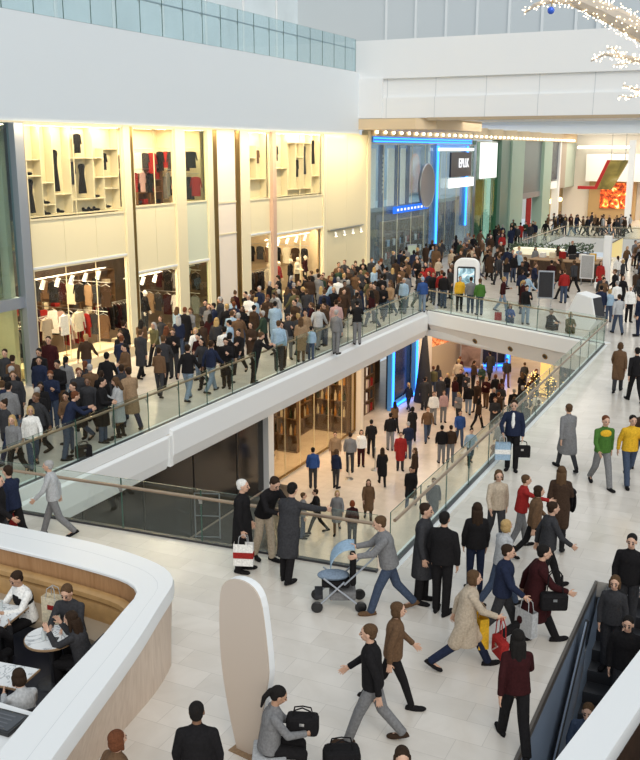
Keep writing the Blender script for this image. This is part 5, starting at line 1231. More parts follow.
# ---- right hand plaza and foreground
a = P(511, 470, TO-14, 'hold', 'jacket', 'navy', 'trousers', 'black', 'short', 'dark brown', 'person in navy jacket and open white shirt holding a briefcase beside right balustrade', 1.78)
sm = MB(); JJ = get('J', 'hold', False)
q = MB().ball(JJ['chest']+JJ['F']*.10-JJ['U']*.05, (.052, .052, .22), 12, 10); sub(a.children[1], 'white_shirt', (lambda me: (me.materials.append(None), me)[1])(q.mesh('white_shirt')), cloth('white'))
hp_ = V((a.location.x, a.location.y, 0))+V((cos(R(TO-14)), sin(R(TO-14)), 0))*-.33
def handbag(loc, w, h, d, col, label, rz=0, name='handbag', strap=.28, mark=None):
    o = empty(name, loc, rz, label, 'bag')
    q = MB().box(-w/2, w/2, -d/2, d/2, 0, h); q.build('body', cloth(col), o, bevel=min(w, d)*.25)
    for s in (-1, 1): MB().path([(-w*.3, s*d*.25, h-.02), (-w*.25, s*d*.2, h+strap*.7), (0, s*d*.1, h+strap), (w*.25, s*d*.2, h+strap*.7), (w*.3, s*d*.25, h-.02)], .009, 6).build('strap', cloth(col), o)
    MB().box(-.03, .03, -d/2-.006, -d/2+.002, h*.6, h*.75).build('clasp', steel, o)
    if mark: MB().path([(-w*.3, -d/2-.004, h*.2), (w*.2, -d/2-.004, h*.7)], .012, 6).build('stripe', cloth(mark), o)
    return o
hp_ = handpos(a, 'hold', False, 1); handbag((hp_.x, hp_.y, hp_.z-.44), .40, .30, .12, 'black', 'black briefcase carried low by person in open white shirt', R(20), 'briefcase', .12)
hp_ = handpos(a, 'hold', False, 2); shopping_bag((hp_.x, hp_.y, hp_.z-.58), .36, .42, .14, 'light blue', 'pale blue-white carrier bag left of person with briefcase', R(20), 'white')
P(600, 486, TO+6, 'walk', 'jacket', 'green', 'trousers', 'grey', 'short', 'auburn', 'person walking in green and yellow jacket and grey trousers on right plaza', 1.78)
gj = bpy.context.scene.objects
yk = [o for o in COL.objects if o.name.startswith('person')][-1]; JJ = get('J', 'walk', False)
q = MB().ball(JJ['chest']+JJ['U']*.05+JJ['F']*.082, (.135, .066, .095), 14, 10).ball(JJ['chest']+JJ['U']*.06-JJ['F']*.09, (.145, .06, .06), 14, 10); sub(yk.children[1], 'yellow_yoke', (lambda me: (me.materials.append(None), me)[1])(q.mesh('yellow_yoke')), cloth('yellow'))
P(627, 484, TO, 'walkb', 'jacket', 'yellow', 'trousers', 'denim', 'short', 'black', 'person in bright yellow jacket and dark jeans at right edge of the plaza', 1.74)
P(639, 472, AW, 'walk', 'jacket', 'dark brown', 'trousers', 'denim', 'short', 'dark brown', 'person in dark brown jacket overlapping the yellow-jacketed walker, frame right edge', 1.72)
P(617, 392, AW-20, 'walkb', 'coat', 'brown', 'trousers', 'charcoal', 'bob', 'brown', 'person in brown knee-length coat by far end of right balustrade', 1.68, True)
P(634, 402, AW, 'walk', 'jacket', 'black', 'trousers', 'black', 'short', 'black', 'person all in black at right edge behind the brown coat', 1.78)
P(566, 470, AW+10, 'walk', 'coat', 'grey', 'leggings', 'charcoal', 'short', 'brown', 'person in grey-brown coat walking left of green jacket', 1.72, True)
g = P(557, 547, AW-16, 'carrycoat', 'coat', 'dark brown', 'leggings', 'black', 'long', 'brown', 'person in dark brown coat with black leggings and boots carrying a coat', 1.70, True, boots=True)
def draped(loc, rz, label, col='black'):
    o = empty('folded_coat', loc, rz, label, 'coat'); q = MB()
    q.ball((0, 0, .0), (.07, .19, .06), 12, 8); q.ball((.045, .02, -.22), (.035, .17, .26), 12, 8); q.ball((-.045, -.02, -.18), (.035, .16, .22), 12, 8); remesh(q, .015, 3, .5, 'drape')
    me = remesh(q, .015, 3, .5, 'drape'); me.materials.append(cloth(col)); c = bpy.data.objects.new('body', me); COL.objects.link(c); c.parent = o
    MB().tube((.05, .12, -.05), (.07, .16, -.42), .045, .04).build('sleeve', cloth(col), o); return o
hp_ = handpos(g, 'carrycoat', True, 2); draped((hp_.x+.13, hp_.y-.16, hp_.z+.02), R(40), 'black coat draped over arm of the person in dark brown coat')
P(519, 547, RT, 'point', 'jacket', 'red', 'trousers', 'grey', 'short', 'brown', 'person in red sweatshirt and grey trousers stretching an arm to the right', 1.52)
i1 = P(422, 602, TO+70, 'stand', 'coat', 'charcoal', 'trousers', 'black', 'crop', 'dark brown', 'person in short charcoal coat standing near corner of the balustrades', 1.82)
P(441, 613, AW-30, 'stand', 'padded_jacket', 'black', 'trousers', 'black', 'short', 'black', 'person in black padded jacket right beside the charcoal coat', 1.82)
P(474, 592, AW, 'stand', 'jacket', 'black', 'leggings', 'navy', 'long', 'dark brown', 'person with long dark hair and black jacket seen from behind', 1.68, True)
P(495, 545, TO, 'walk', 'jacket', 'beige', 'trousers', 'charcoal', 'bob', 'brown', 'person in beige jacket behind the red sweatshirt, bob haircut', 1.64, True)
P(500, 606, RT+30, 'walkb', 'jacket', 'light grey', 'trousers', 'denim', 'bob', 'blond', 'blond-haired person in pale grey top among central group', 1.62, True)
n = P(463, 668, RT, 'stride', 'coat', 'beige', 'trousers', 'navy', 'bob', 'brown', 'person in beige coat striding right with red handbag', 1.70, True)
hp_ = handpos(n, 'stride', True, 2); handbag((hp_.x, hp_.y, hp_.z-.62), .36, .30, .14, 'red', 'red-orange handbag with pale stripe carried before beige coat', R(-50), strap=.34, mark='pink')
pp = onz(474, 655); shopping_bag((pp.x+.1, pp.y-.1, .28), .42, .50, .16, 'yellow', 'yellow-brown paper bag carried beside beige coat', R(-55))
o_ = P(531, 644, RT, 'stride', 'coat', 'maroon', 'trousers', 'black', 'short', 'black', 'person in dark maroon coat taking a long stride, black trousers', 1.80)
hp_ = handpos(o_, 'stride', False, 2); handbag((o_.location.x+.33, o_.location.y-.10, .72), .42, .28, .18, 'black', 'black shoulder bag at front of the maroon-coated strider', R(26), strap=.42)
a = P(500, 640, RT-15, 'walk', 'padded_jacket', 'navy', 'trousers', 'charcoal', 'short', 'dark brown', 'person in navy padded jacket between beige coat and maroon coat', 1.70)
hp_ = handpos(a, 'walk', False, 2); shopping_bag((hp_.x, hp_.y, hp_.z-.58), .36, .42, .14, 'light grey', 'pale grey carrier bag just above head of the maroon-topped walker', R(-30))
P(545, 590, RT+10, 'walk', 'jacket', 'charcoal', 'trousers', 'black', 'short', 'dark brown', 'person in charcoal jacket walking right behind maroon coat', 1.72)
P(532, 562, RT, 'walkb', 'jacket', 'brown', 'leggings', 'black', 'bob', 'dark brown', 'shorter person in brown jacket below the red sweatshirt', 1.58, True)
P(513, 747, AW, 'walk', 'jacket', 'maroon', 'trousers', 'black', 'long', 'black', 'long black-haired person in dark maroon top walking away beside escalator', 1.72, True)
pu = P(388, 612, LF, 'push', 'padded_jacket', 'grey', 'trousers', 'denim', 'short', 'brown', 'person in grey jacket and jeans pushing a stroller', 1.80, shoes='brown')
P(372, 742, AW+80, 'walk', 'jacket', 'black', 'trousers', 'grey', 'short', 'brown', 'person in black jacket and grey trousers striding near bottom centre', 1.76, shoes='dark brown')
P(392, 706, RT, 'walkb', 'jacket', 'brown', 'leggings', 'black', 'bob', 'brown', 'person in brown top and black leggings behind the grey trousers, bottom centre', 1.64, True)
def Ph(u, v, zh, *a, **k):                 # placed by the top of the head
    p = onz(u, v, zh); q = proj(p.x, p.y, 0); return P(q[0], q[1], *a, h=zh, **k)
Ph(196, 703, 1.76, AW, 'stand', 'jacket', 'black', 'trousers', 'black', 'crop', 'black', 'person in black jacket cut off at the bottom edge left of white panel', skin=2)
Ph(112, 728, 1.66, AW-40, 'walk', 'jacket', 'brown', 'trousers', 'charcoal', 'bob', 'auburn', 'auburn-haired person at bottom edge against the cafe cladding', fem=True)
Ph(402, 740, 1.64, TO, 'walk', 'jacket', 'light grey', 'trousers', 'denim', 'bob', 'dark brown', 'person in pale grey top barely entering the bottom edge', fem=True)
# trio at the near balustrade
a = P(243, 571, RT-10, 'stand', 'coat', 'black', 'trousers', 'black', 'crop', 'white', 'white-haired person in black coat, left of the trio at near balustrade', 1.80)
hp_ = handpos(a, 'stand', False, 2); shopping_bag((hp_.x, hp_.y, hp_.z-.58), .36, .42, .15, 'white', 'white carrier bag with red band held by white-haired person', R(20), 'red')
P(265, 560, TO+40, 'bend', 'jacket', 'black', 'trousers', 'beige', 'short', 'dark brown', 'person bending forward in black jacket and beige trousers, middle of the trio', 1.84)
P(289, 580, AW-30, 'reach', 'coat', 'charcoal', 'trousers', 'black', 'short', 'black', 'person in long charcoal coat reaching towards the handrail, right of the trio', 1.84)
# stroller
sp = onz(338, 606); st = empty('stroller', (sp.x, sp.y, 0), R(LF), 'black stroller with light blue hood pushed across the tiles', 'stroller')
for xx in (-.24, .24):
    for yy in (-.38, .36):
        w = MB().lathe([(.03, -.02), (.085, -.022), (.1, -.012), (.1, .012), (.085, .022), (.03, .02)], n=20); w.v = [(c+xx, a+yy, b+.1) for a, b, c in w.v]; w.build('wheel', black, st, smooth=True)
    MB().tube((xx, -.38, .1), (xx*.95, .25, .62), .016).tube((xx, .36, .1), (xx*.95, -.1, .55), .016).tube((xx*.95, -.1, .5), (xx*.95, -.62, 1.02), .016).build('frame', grey_metal, st)
MB().tube((-.24, -.62, 1.02), (.24, -.62, 1.02), .022).build('handle', black, st)
q = MB().box(-.2, .2, -.2, .28, .42, .52).box(-.2, .2, -.3, -.2, .45, .95); q.build('seat', cloth('black'), st, bevel=.04)
q = MB()
for i in range(7):
    t = -.15+i*.28; 
    for s in range(9): q.v.append(((s-4)/4*.22, -.22+.36*sin(t), .78+.36*cos(t)))
for i in range(6):
    for s in range(8): q.f.append((i*9+s, i*9+s+1, (i+1)*9+s+1, (i+1)*9+s)); q.m.append(0)
hd_ = q.build('hood', cloth('light blue'), st, smooth=True); md = hd_.modifiers.new('thickness', 'SOLIDIFY'); md.thickness = .015
MB().box(-.19, .19, .26, .40, .22, .28).build('footrest', cloth('charcoal'), st); MB().box(-.18, .18, -.3, .15, .18, .34).build('basket', cloth('grey'), st, bevel=.03); MB().ball((0, .08, .58), (.17, .28, .08), 14, 8).build('blanket', cloth('pale denim'), st, smooth=True)
# seated person with bags, low bench
Sx = onz(268, 690, 1.25)
be = empty('stool', (Sx.x, Sx.y, 0), R(RT+90), 'low grey stool under the seated ponytailed person, bottom edge', 'stool')
MB().box(-.2, .22, -.22, .22, .36, .43).build('seat', cloth('light grey'), be, bevel=.02)
for xx in (-.15, .17): MB().box(xx-.03, xx+.03, -.2, .2, 0, .36).build('leg', steel, be)
sw = person(Sx.x, Sx.y, 0, RT+8, 'sitlap', 'jacket', 'grey', 'trousers', 'black', 'tail', 'black', 1.70, True, 1, 'seated person with black ponytail and grey jumper beside white panel')
def bagpack(u, v, z, col, label, w=.34, h=.4, d=.2, rz=0.3):
    p = onz(u, v, z); o = empty('backpack', p, rz, label, 'bag'); MB().box(-w/2, w/2, -d/2, d/2, 0, h).build('body', cloth(col), o, bevel=.06); MB().box(-w*.36, w*.36, -d/2-.05, -d/2+.02, .04, h*.5).build('pocket', cloth(col), o, bevel=.025); MB().path([(-.06, 0, h-.02), (0, 0, h+.07), (.06, 0, h-.02)], .012, 6).build('handle', cloth(col), o); return o
f_ = V((-sin(R(RT+8)), cos(R(RT+8)), 0)); 
o = handbag((Sx.x+f_.x*.42, Sx.y+f_.y*.42, .62), .40, .26, .2, 'black', 'black bag on lap of the seated ponytailed person', R(20), strap=.1)
o = handbag((Sx.x+f_.x*1.0, Sx.y+f_.y*1.0-.22, .0), .46, .5, .3, 'black', 'large black bag standing on floor before seated ponytailed person', R(30), 'holdall', .12)
# behind the cafe: walkers at left
a = P(16, 548, AW+60, 'walk', 'jacket', 'navy', 'trousers', 'black', 'short', 'dark brown', 'person in navy jacket behind the cafe rim at left edge', 1.76)
hp_ = handpos(a, 'walk', False, 2); shopping_bag((hp_.x, hp_.y, hp_.z-.58), .36, .42, .15, 'red', 'red carrier bag in hand of navy-jacketed person behind cafe rim', R(40))
P(1, 560, RT, 'walk', 'padded_jacket', 'black', 'trousers', 'charcoal', 'short', 'black', 'person in black padded jacket at very left edge beside cafe', 1.78)
P(56, 536, LF, 'walkb', 'jacket', 'light grey', 'trousers', 'grey', 'crop', 'grey', 'grey-clad person walking along near balustrade above cafe', 1.66)
# cafe diners
def seat(x, y, face, pose, *a, **k): return person(x, y, k.pop('z', -.0), face, pose, *a, **k)
seat(-10.05, 10.3, 165, 'sit', 'jacket', 'white', 'trousers', 'black', 'short', 'dark brown', 1.74, False, 1, 'diner in white sleeves and black vest at left square table')
vj = [o for o in COL.objects if o.name.startswith('person')][-1]; JJ = get('J', 'sit', False); q = MB(); lM = Matrix((V((1, 0, 0)), JJ['F'], JJ['U'])).transposed()
q.ball(JJ['chest']-JJ['U']*.02, (.186, .15, .19), 16, 12, M=lM).ball(JJ['waist'], (.18, .142, .19), 16, 12, M=lM); sub(vj.children[1], 'black_vest', (lambda me: (me.materials.append(None), me)[1])(q.mesh('vest')), cloth('black'))
seat(-9.1, 10.25, 196, 'sit', 'jacket', 'charcoal', 'trousers', 'black', 'short', 'brown', 1.76, False, 0, 'diner in charcoal jacket facing the camera at round marble table')
seat(-8.36, 9.62, 100, 'chin', 'jacket', 'charcoal', 'trousers', 'black', 'long', 'dark brown', 1.68, True, 0, 'long-haired diner in dark grey top with hands raised at round table')
def chair(x, y, rz, label):
    o = empty('cafe_chair', (x, y, .012), rz, label, 'chair')
    MB().box(-.21, .21, -.21, .21, .40, .45).build('seat', cloth('black'), o, bevel=.02); MB().box(-.21, .21, -.23, -.19, .5, .85).build('backrest', cloth('charcoal'), o, bevel=.015)
    for xx in (-.19, .19):
        for yy in (-.19, .19): MB().tube((xx, yy, 0), (xx*.95, yy*.95, .41), .014).build('leg', black, o)
        MB().tube((xx, -.2, .42), (xx, -.215, .8), .013).build('back_post', black, o)
    return o
chair(-8.34, 9.60, R(100), 'black cafe chair under the long-haired diner at round table')
seat(-9.6, 9.0, 20, 'sit', 'jacket', 'black', 'trousers', 'black', 'short', 'black', 1.76, False, 1, 'diner in black with back to camera between the marble tables'); chair(-9.58, 8.98, R(20), 'black cafe chair under the diner dressed in black')
seat(-8.0, 8.02, 62, 'sit', 'jacket', 'light grey', 'trousers', 'charcoal', 'bob', 'dark brown', 1.66, True, 0, 'dark-haired diner in pale grey top just above the till screen'); chair(-7.98, 8.0, R(62), 'black cafe chair under pale grey diner near till screen')
# escalator riders
for (y, c, hc, lab, hs, fm, px_) in ((15.6, 'black', 'black', 'topmost escalator rider in black at head of the stairs', 'short', False, -1.72), (14.9, 'charcoal', 'brown', 'escalator rider in charcoal, brown hair, below the topmost rider', 'bob', True, -1.85), (14.1, 'black', 'black', 'escalator rider in black padded jacket, third from the top', 'short', False, -1.52),
                             (12.9, 'denim', 'brown', 'escalator rider in dark blue jacket halfway down', 'short', False, -1.82), (11.5, 'dark brown', 'auburn', 'auburn-haired escalator rider in brown jacket low on the stairs', 'bob', True, -1.8), (10.4, 'black', 'dark brown', 'lowest escalator rider in black beside blue-grey wall', 'long', True, -1.86)):
    k = math.floor((16.5-y)/.35); person(px_, 16.5-.35*k-.19, -.2*k, 180, 'stand', 'padded_jacket' if 'padded' in lab else 'jacket', c, 'trousers', 'charcoal', hs, hc, 1.70 if fm else 1.78, fm, 0, lab)
# ---- left walkway, picked out one by one
P(43, 404, TO-10, 'hands', 'jacket', 'black', 'trousers', 'black', 'short', 'black', 'person in black with clasped hands beside grey pole of the cream shop', 1.76, skin=1)
P(70, 459, AW-60, 'lean', 'jacket', 'navy', 'trousers', 'denim', 'short', 'auburn', 'person in navy jacket and jeans leaning on left balustrade', 1.78)
p = onz(84, 458); o = handbag((p.x, p.y, 0), .42, .34, .22, 'black', 'black holdall on floor beside leaning navy-jacketed person', R(60), 'holdall', .1)
P(104, 442, RT, 'hands', 'coat', 'black', 'trousers', 'denim', 'short', 'black', 'person in black coat and jeans facing a pale grey coat by left balustrade', 1.78)
a = P(120, 437, LF, 'phone', 'coat', 'light grey', 'leggings', 'brown', 'long', 'brown', 'person in pale grey coat facing the black coat by left balustrade', 1.68, True, boots=True)
hp_ = handpos(a, 'phone', True, 2); handbag((hp_.x, hp_.y, hp_.z-.57), .26, .3, .12, 'light grey', 'pale handbag beside the pale grey coat at left balustrade', R(-20))
P(109, 408, AW, 'walk', 'jacket', 'black', 'trousers', 'charcoal', 'short', 'black', 'person in black jacket walking behind the black coat towards cream fin', 1.78)
P(256, 383, AW-60, 'lean', 'jacket', 'black', 'trousers', 'black', 'short', 'brown', 'person in black leaning over left balustrade above the fascia joint', 1.76)
bb = P(279, 371, AW-10, 'stand', 'jacket', 'light blue', 'trousers', 'charcoal', 'short', 'brown', 'person in light blue shirt seen from behind on left walkway', 1.82)
P(301, 362, AW, 'stand', 'coat', 'tan', 'leggings', 'brown', 'long', 'brown', 'person in long tan coat beside child in light blue', 1.68, True)
P(311, 360, AW, 'stand', 'jacket', 'light blue', 'trousers', 'denim', 'short', 'black', 'child in light blue top by left balustrade', 1.28)
P(336, 343, AW, 'stand', 'jacket', 'pink', 'trousers', 'grey', 'short', 'dark brown', 'person in pale pink-white top beyond child in light blue', 1.78)
P(336, 354, AW-30, 'stand', 'jacket', 'grey', 'trousers', 'grey', 'short', 'grey', 'person in grey jacket and grey trousers at left balustrade', 1.72)
P(357, 344, AW, 'lean', 'jacket', 'black', 'trousers', 'grey', 'short', 'black', 'person in black top leaning on far part of left balustrade', 1.76)
P(210, 345, TO, 'stand', 'coat', 'grey', 'leggings', 'charcoal', 'long', 'brown', 'person in grey coat standing before the pink-white pier', 1.68, True)
P(215, 346, LF, 'stand', 'jacket', 'navy', 'trousers', 'denim', 'short', 'black', 'person in navy jacket right beside grey coat at pink-white pier', 1.74)
P(197, 372, TO, 'walk', 'jacket', 'white', 'trousers', 'charcoal', 'bob', 'blond', 'blond-haired person in white top on left walkway', 1.66, True)
P(235, 352, TO, 'walkb', 'jacket', 'dark brown', 'trousers', 'charcoal', 'short', 'dark brown', 'person in dark brown jacket before gold strip of the pink-white pier', 1.76)
# ---- far plaza, picked out one by one
P(443, 308, AW-20, 'stand', 'jacket', 'black', 'trousers', 'denim', 'short', 'black', 'person in black top and jeans at corner of far balustrade', 1.78)
P(422, 312, AW, 'stand', 'jacket', 'blue', 'trousers', 'pale denim', 'cap', 'light blue', 'person in bright blue top with pale cap near balustrade corner', 1.70)
P(459, 311, TO, 'stand', 'jacket', 'yellow', 'trousers', 'black', 'short', 'brown', 'person in dull yellow top before white information totem', 1.70)
P(470, 313, AW, 'stand', 'jacket', 'grey', 'trousers', 'denim', 'short', 'dark brown', 'person in grey jacket facing screen of information totem', 1.74)
P(479, 315, AW+10, 'stand', 'jacket', 'green', 'trousers', 'denim', 'short', 'brown', 'person in green top beside information totem', 1.74)
P(525, 324, TO, 'phone', 'jacket', 'black', 'trousers', 'pale denim', 'short', 'dark brown', 'person in black top and pale jeans behind middle of far balustrade', 1.76)
P(509, 322, TO, 'floor', 'jacket', 'blue', 'trousers', 'denim', 'long', 'black', 'person in blue sitting on floor behind far balustrade', 1.66, True)
p = onz(498, 320); shopping_bag((p.x, p.y, 0), .3, .36, .15, 'red', 'small red bag on floor beside sitting person in blue', 0)
P(549, 329, TO+30, 'floor', 'jacket', 'black', 'trousers', 'charcoal', 'short', 'dark brown', 'person in black sitting on floor behind far balustrade', 1.72)
P(569, 332, TO, 'floor', 'jacket', 'olive', 'trousers', 'olive', 'bob', 'blond', 'blond-haired person in olive sitting on floor before white terminal', 1.66, True)
P(563, 303, AW, 'stand', 'jacket', 'red', 'trousers', 'denim', 'short', 'brown', 'person in red top and jeans standing before brown kiosk', 1.74)
P(599, 325, AW-10, 'stand', 'jacket', 'navy', 'trousers', 'charcoal', 'short', 'black', 'person in navy jacket standing at white angular terminal', 1.78)
P(608, 322, AW, 'stand', 'jacket', 'light blue', 'trousers', 'denim', 'bob', 'blond', 'short person in light blue between navy and grey tops at terminal', 1.5, True)
P(617, 334, AW, 'walk', 'jacket', 'light grey', 'trousers', 'denim', 'short', 'dark brown', 'person in pale grey top and jeans by end post of right balustrade', 1.76)
P(628, 322, TO, 'stand', 'jacket', 'white', 'trousers', 'black', 'bob', 'white', 'person in white top and pale hat at right edge of far plaza', 1.66, True)
P(637, 336, LF, 'stand', 'jacket', 'navy', 'trousers', 'navy', 'short', 'black', 'person in navy at right edge beside the white top', 1.74)
a = P(599, 291, TO, 'stand', 'coat', 'red', 'leggings', 'charcoal', 'long', 'dark brown', 'person in red coat with white bag left of the white pillar', 1.68, True)
hp_ = handpos(a, 'stand', True, 2); handbag((hp_.x, hp_.y, hp_.z-.61), .28, .34, .12, 'white', 'white handbag hanging from hand of the red coat', R(26))
P(571, 267, TO, 'stand', 'jacket', 'black', 'trousers', 'black', 'short', 'red', 'red-haired person in black behind brown kiosk', 1.74)
# ---- lower level, picked out one by one
ZL = -6.0
def Q(u, v, *a, **k): return P(u, v, *a, z=ZL, **k)
Q(313, 488, AW, 'stand', 'jacket', 'blue', 'trousers', 'charcoal', 'short', 'black', 'person in bright blue top before lower gold-framed window', 1.76)
Q(336, 488, AW-30, 'stand', 'jacket', 'navy', 'leggings', 'charcoal', 'bob', 'brown', 'person in navy top with brown bob before lower gold-framed window', 1.70, True)
Q(335, 470, TO, 'stand', 'jacket', 'tan', 'trousers', 'brown', 'short', 'brown', 'person in tan top behind the navy top on lower level', 1.76)
Q(350, 472, AW, 'stand', 'jacket', 'grey', 'trousers', 'charcoal', 'short', 'dark brown', 'person in grey jacket behind lower stanchion', 1.80)
Q(361, 466, TO, 'stand', 'jacket', 'white', 'trousers', 'maroon', 'bob', 'dark brown', 'person in white top and maroon trousers on lower level', 1.68, True)
Q(371, 456, AW, 'walk', 'jacket', 'black', 'trousers', 'black', 'short', 'black', 'person in black at red-goods shelves on lower level', 1.78)
Q(317, 533, LF, 'walk', 'jacket', 'black', 'leggings', 'black', 'short', 'dark brown', 'person in black walking left behind near balustrade on lower floor', 1.76)
Q(303, 538, RT, 'stand', 'jacket', 'grey', 'trousers', 'denim', 'short', 'brown', 'person in grey top and jeans right behind the reaching charcoal coat, lower floor', 1.74)
Q(337, 532, TO, 'walkb', 'coat', 'grey', 'leggings', 'brown', 'bob', 'blond', 'blond-haired person in grey coat on lower floor behind near balustrade', 1.68, True)
Q(352, 545, AW, 'stand', 'jacket', 'maroon', 'trousers', 'charcoal', 'bob', 'red', 'red-haired person in maroon on lower floor behind near handrail', 1.68, True)
Q(368, 520, TO, 'walk', 'coat', 'brown', 'leggings', 'dark brown', 'long', 'brown', 'person in brown coat with long hair in middle of lower floor', 1.70, True)
Q(382, 485, AW, 'walk', 'coat', 'black', 'leggings', 'black', 'long', 'dark brown', 'person in black coat with long hair striding on lower floor', 1.68, True)
Q(400, 470, TO, 'stand', 'coat', 'red', 'trousers', 'charcoal', 'short', 'brown', 'person in red coat on lower floor left of right balustrade', 1.74)
Q(390, 450, AW, 'stand', 'jacket', 'black', 'trousers', 'grey', 'short', 'black', 'person in black jacket before lower blue neon doorway', 1.80)
Q(412, 440, AW, 'walk', 'coat', 'black', 'trousers', 'black', 'bob', 'black', 'person in black coat beside dark cone on lower level', 1.72, True)
Q(427, 441, TO, 'walkb', 'jacket', 'brown', 'trousers', 'denim', 'short', 'brown', 'person in brown jacket and jeans on lower floor under far bridge', 1.78)
Q(433, 424, TO, 'stand', 'jacket', 'white', 'trousers', 'grey', 'short', 'brown', 'person in white top under far bridge on lower floor', 1.72)
Q(443, 422, TO, 'stand', 'jacket', 'pink', 'trousers', 'grey', 'bob', 'brown', 'person in pale pink top beside the white top under far bridge', 1.68, True)
Q(424, 410, AW, 'stand', 'coat', 'charcoal', 'trousers', 'charcoal', 'short', 'black', 'person in charcoal coat before lower white wall', 1.82)
Q(441, 463, AW, 'stand', 'jacket', 'black', 'trousers', 'grey', 'short', 'black', 'person in black jacket and grey trousers, left of a pair below right balustrade', 1.76)
Q(450, 462, AW, 'stand', 'jacket', 'dark brown', 'trousers', 'grey', 'short', 'dark brown', 'person in dark brown jacket, right of a pair below right balustrade', 1.72)
Q(459, 445, TO, 'walk', 'jacket', 'blue', 'trousers', 'denim', 'short', 'dark brown', 'person in blue jacket on lower floor under far bridge', 1.78)
Q(470, 465, TO, 'walkb', 'jacket', 'light blue', 'trousers', 'black', 'short', 'black', 'person in pale blue top beside glass of right balustrade, lower floor', 1.76)
# ---- the crowds
random.seed(21)
TOPC = ['black']*10+['charcoal']*7+['navy']*3+['dark brown']*8+['brown']*4+['grey']*3+['tan', 'olive', 'light grey', 'white', 'maroon', 'maroon', 'red', 'beige', 'dark green', 'light blue']
BOTC = ['black']*4+['charcoal']*3+['denim']*5+['navy', 'brown', 'grey', 'pale denim']
HAIRS = [('short', False), ('short', False), ('crop', False), ('short', False), ('bob', True), ('long', True), ('tail', True), ('bun', True)]
HCS = ['black', 'black', 'dark brown', 'dark brown', 'brown', 'brown', 'blond', 'grey', 'auburn']
ZONES = [  # polygon, number, z, min distance, phrase, facings, accept(u, v)
 ([(-21.0, 14.8), (-15.7, 14.8), (-15.7, 21.5), (-21.0, 21.5)], 26, 0, .62, 'on left walkway before grey pole', (26, 206, 40, 190)),
 ([(-21.2, 23.0), (-15.7, 23.0), (-15.7, 31), (-21.2, 31)], 36, 0, .62, 'outside the lit clothes windows', (0, 180, 20, 200, 90)),
 ([(-21.4, 31), (-15.7, 31), (-15.7, 38.5), (-21.4, 38.5)], 40, 0, .6, 'by the pink-white pier', (0, 180, 20, 200, 90)),
 ([(-21.4, 38.5), (-15.7, 38.5), (-15.7, 45), (-21.4, 45)], 44, 0, .6, 'by the mannequin window', (0, 180, 20, 200, 90)),
 ([(-21.4, 45), (-14.6, 45), (-14.6, 52), (-21.4, 52)], 38, 0, .62, 'by the blank cream wall', (0, 180, 20, 200, -60)),
 ([(-21.2, 52.5), (-12.6, 52.5), (-12.6, 62), (-21.2, 62)], 46, 0, .7, 'before blue-lit shop', (0, 180, 30, 210, -60)),
 ([(-21.2, 62), (-18.3, 62), (-18.3, 84), (-21.2, 84)], 30, 0, .8, 'before grey-green shopfronts', (0, 180)),
 ([(-12.3, 44), (-9.2, 42), (-9.2, 56), (-12.3, 56)], 12, 0, .9, 'between totem and brown kiosk', (26, 206, 116, -64)),
 ([(-8.0, 46), (-4.5, 45), (-5.5, 68), (-9.5, 70)], 16, 0, .9, 'right of white pillar', (26, 206, 116)),
 ([(-20, 88.4), (-12, 88.4), (-12.5, 96), (-20, 96)], 34, 0, .7, 'in far food court', (26, 206, 116, -64)),
 ([(-17.2, 46), (-10.0, 43), (-8.0, 54), (-17.0, 56)], 44, ZL, .65, 'on lower floor under far bridge', (26, 206, 0, 180)),
 ([(-16.8, 34), (-8.2, 30), (-8.5, 43), (-17.0, 44)], 9, ZL, 1.3, 'in middle of lower floor', (26, 206, 116, -64)),
]
def inside(p, poly):
    c = False; n = len(poly)
    for i in range(n):
        a, b = poly[i], poly[(i+1) % n]
        if (a[1] > p[1]) != (b[1] > p[1]) and p[0] < (b[0]-a[0])*(p[1]-a[1])/(b[1]-a[1])+a[0]: c = not c
    return c
OBST = [(-14.0, 46.1, 1.2, 0), (-7.35, 42.0, 1.2, 0), (-8.55, 54.5, .8, 0), (-11.4, 58.6, 2.7, 0), (-14.4, 63.5, 2.1, 0), (-10.35, 47.6, .8, 0), (-9.9, 56.2, .8, 0), (-21.2, 57.6, .9, 0), (-15.2, 66.2, 2.2, 0),
        (-11, 49.2, .9, ZL), (-10, 48.3, .9, ZL), (-9, 47.4, .9, ZL), (-11.2, 53, .8, ZL), (-17, 48.6, .9, ZL), (-16.3, 55.2, 1.1, ZL)]
CROWD = []; SPEC = []
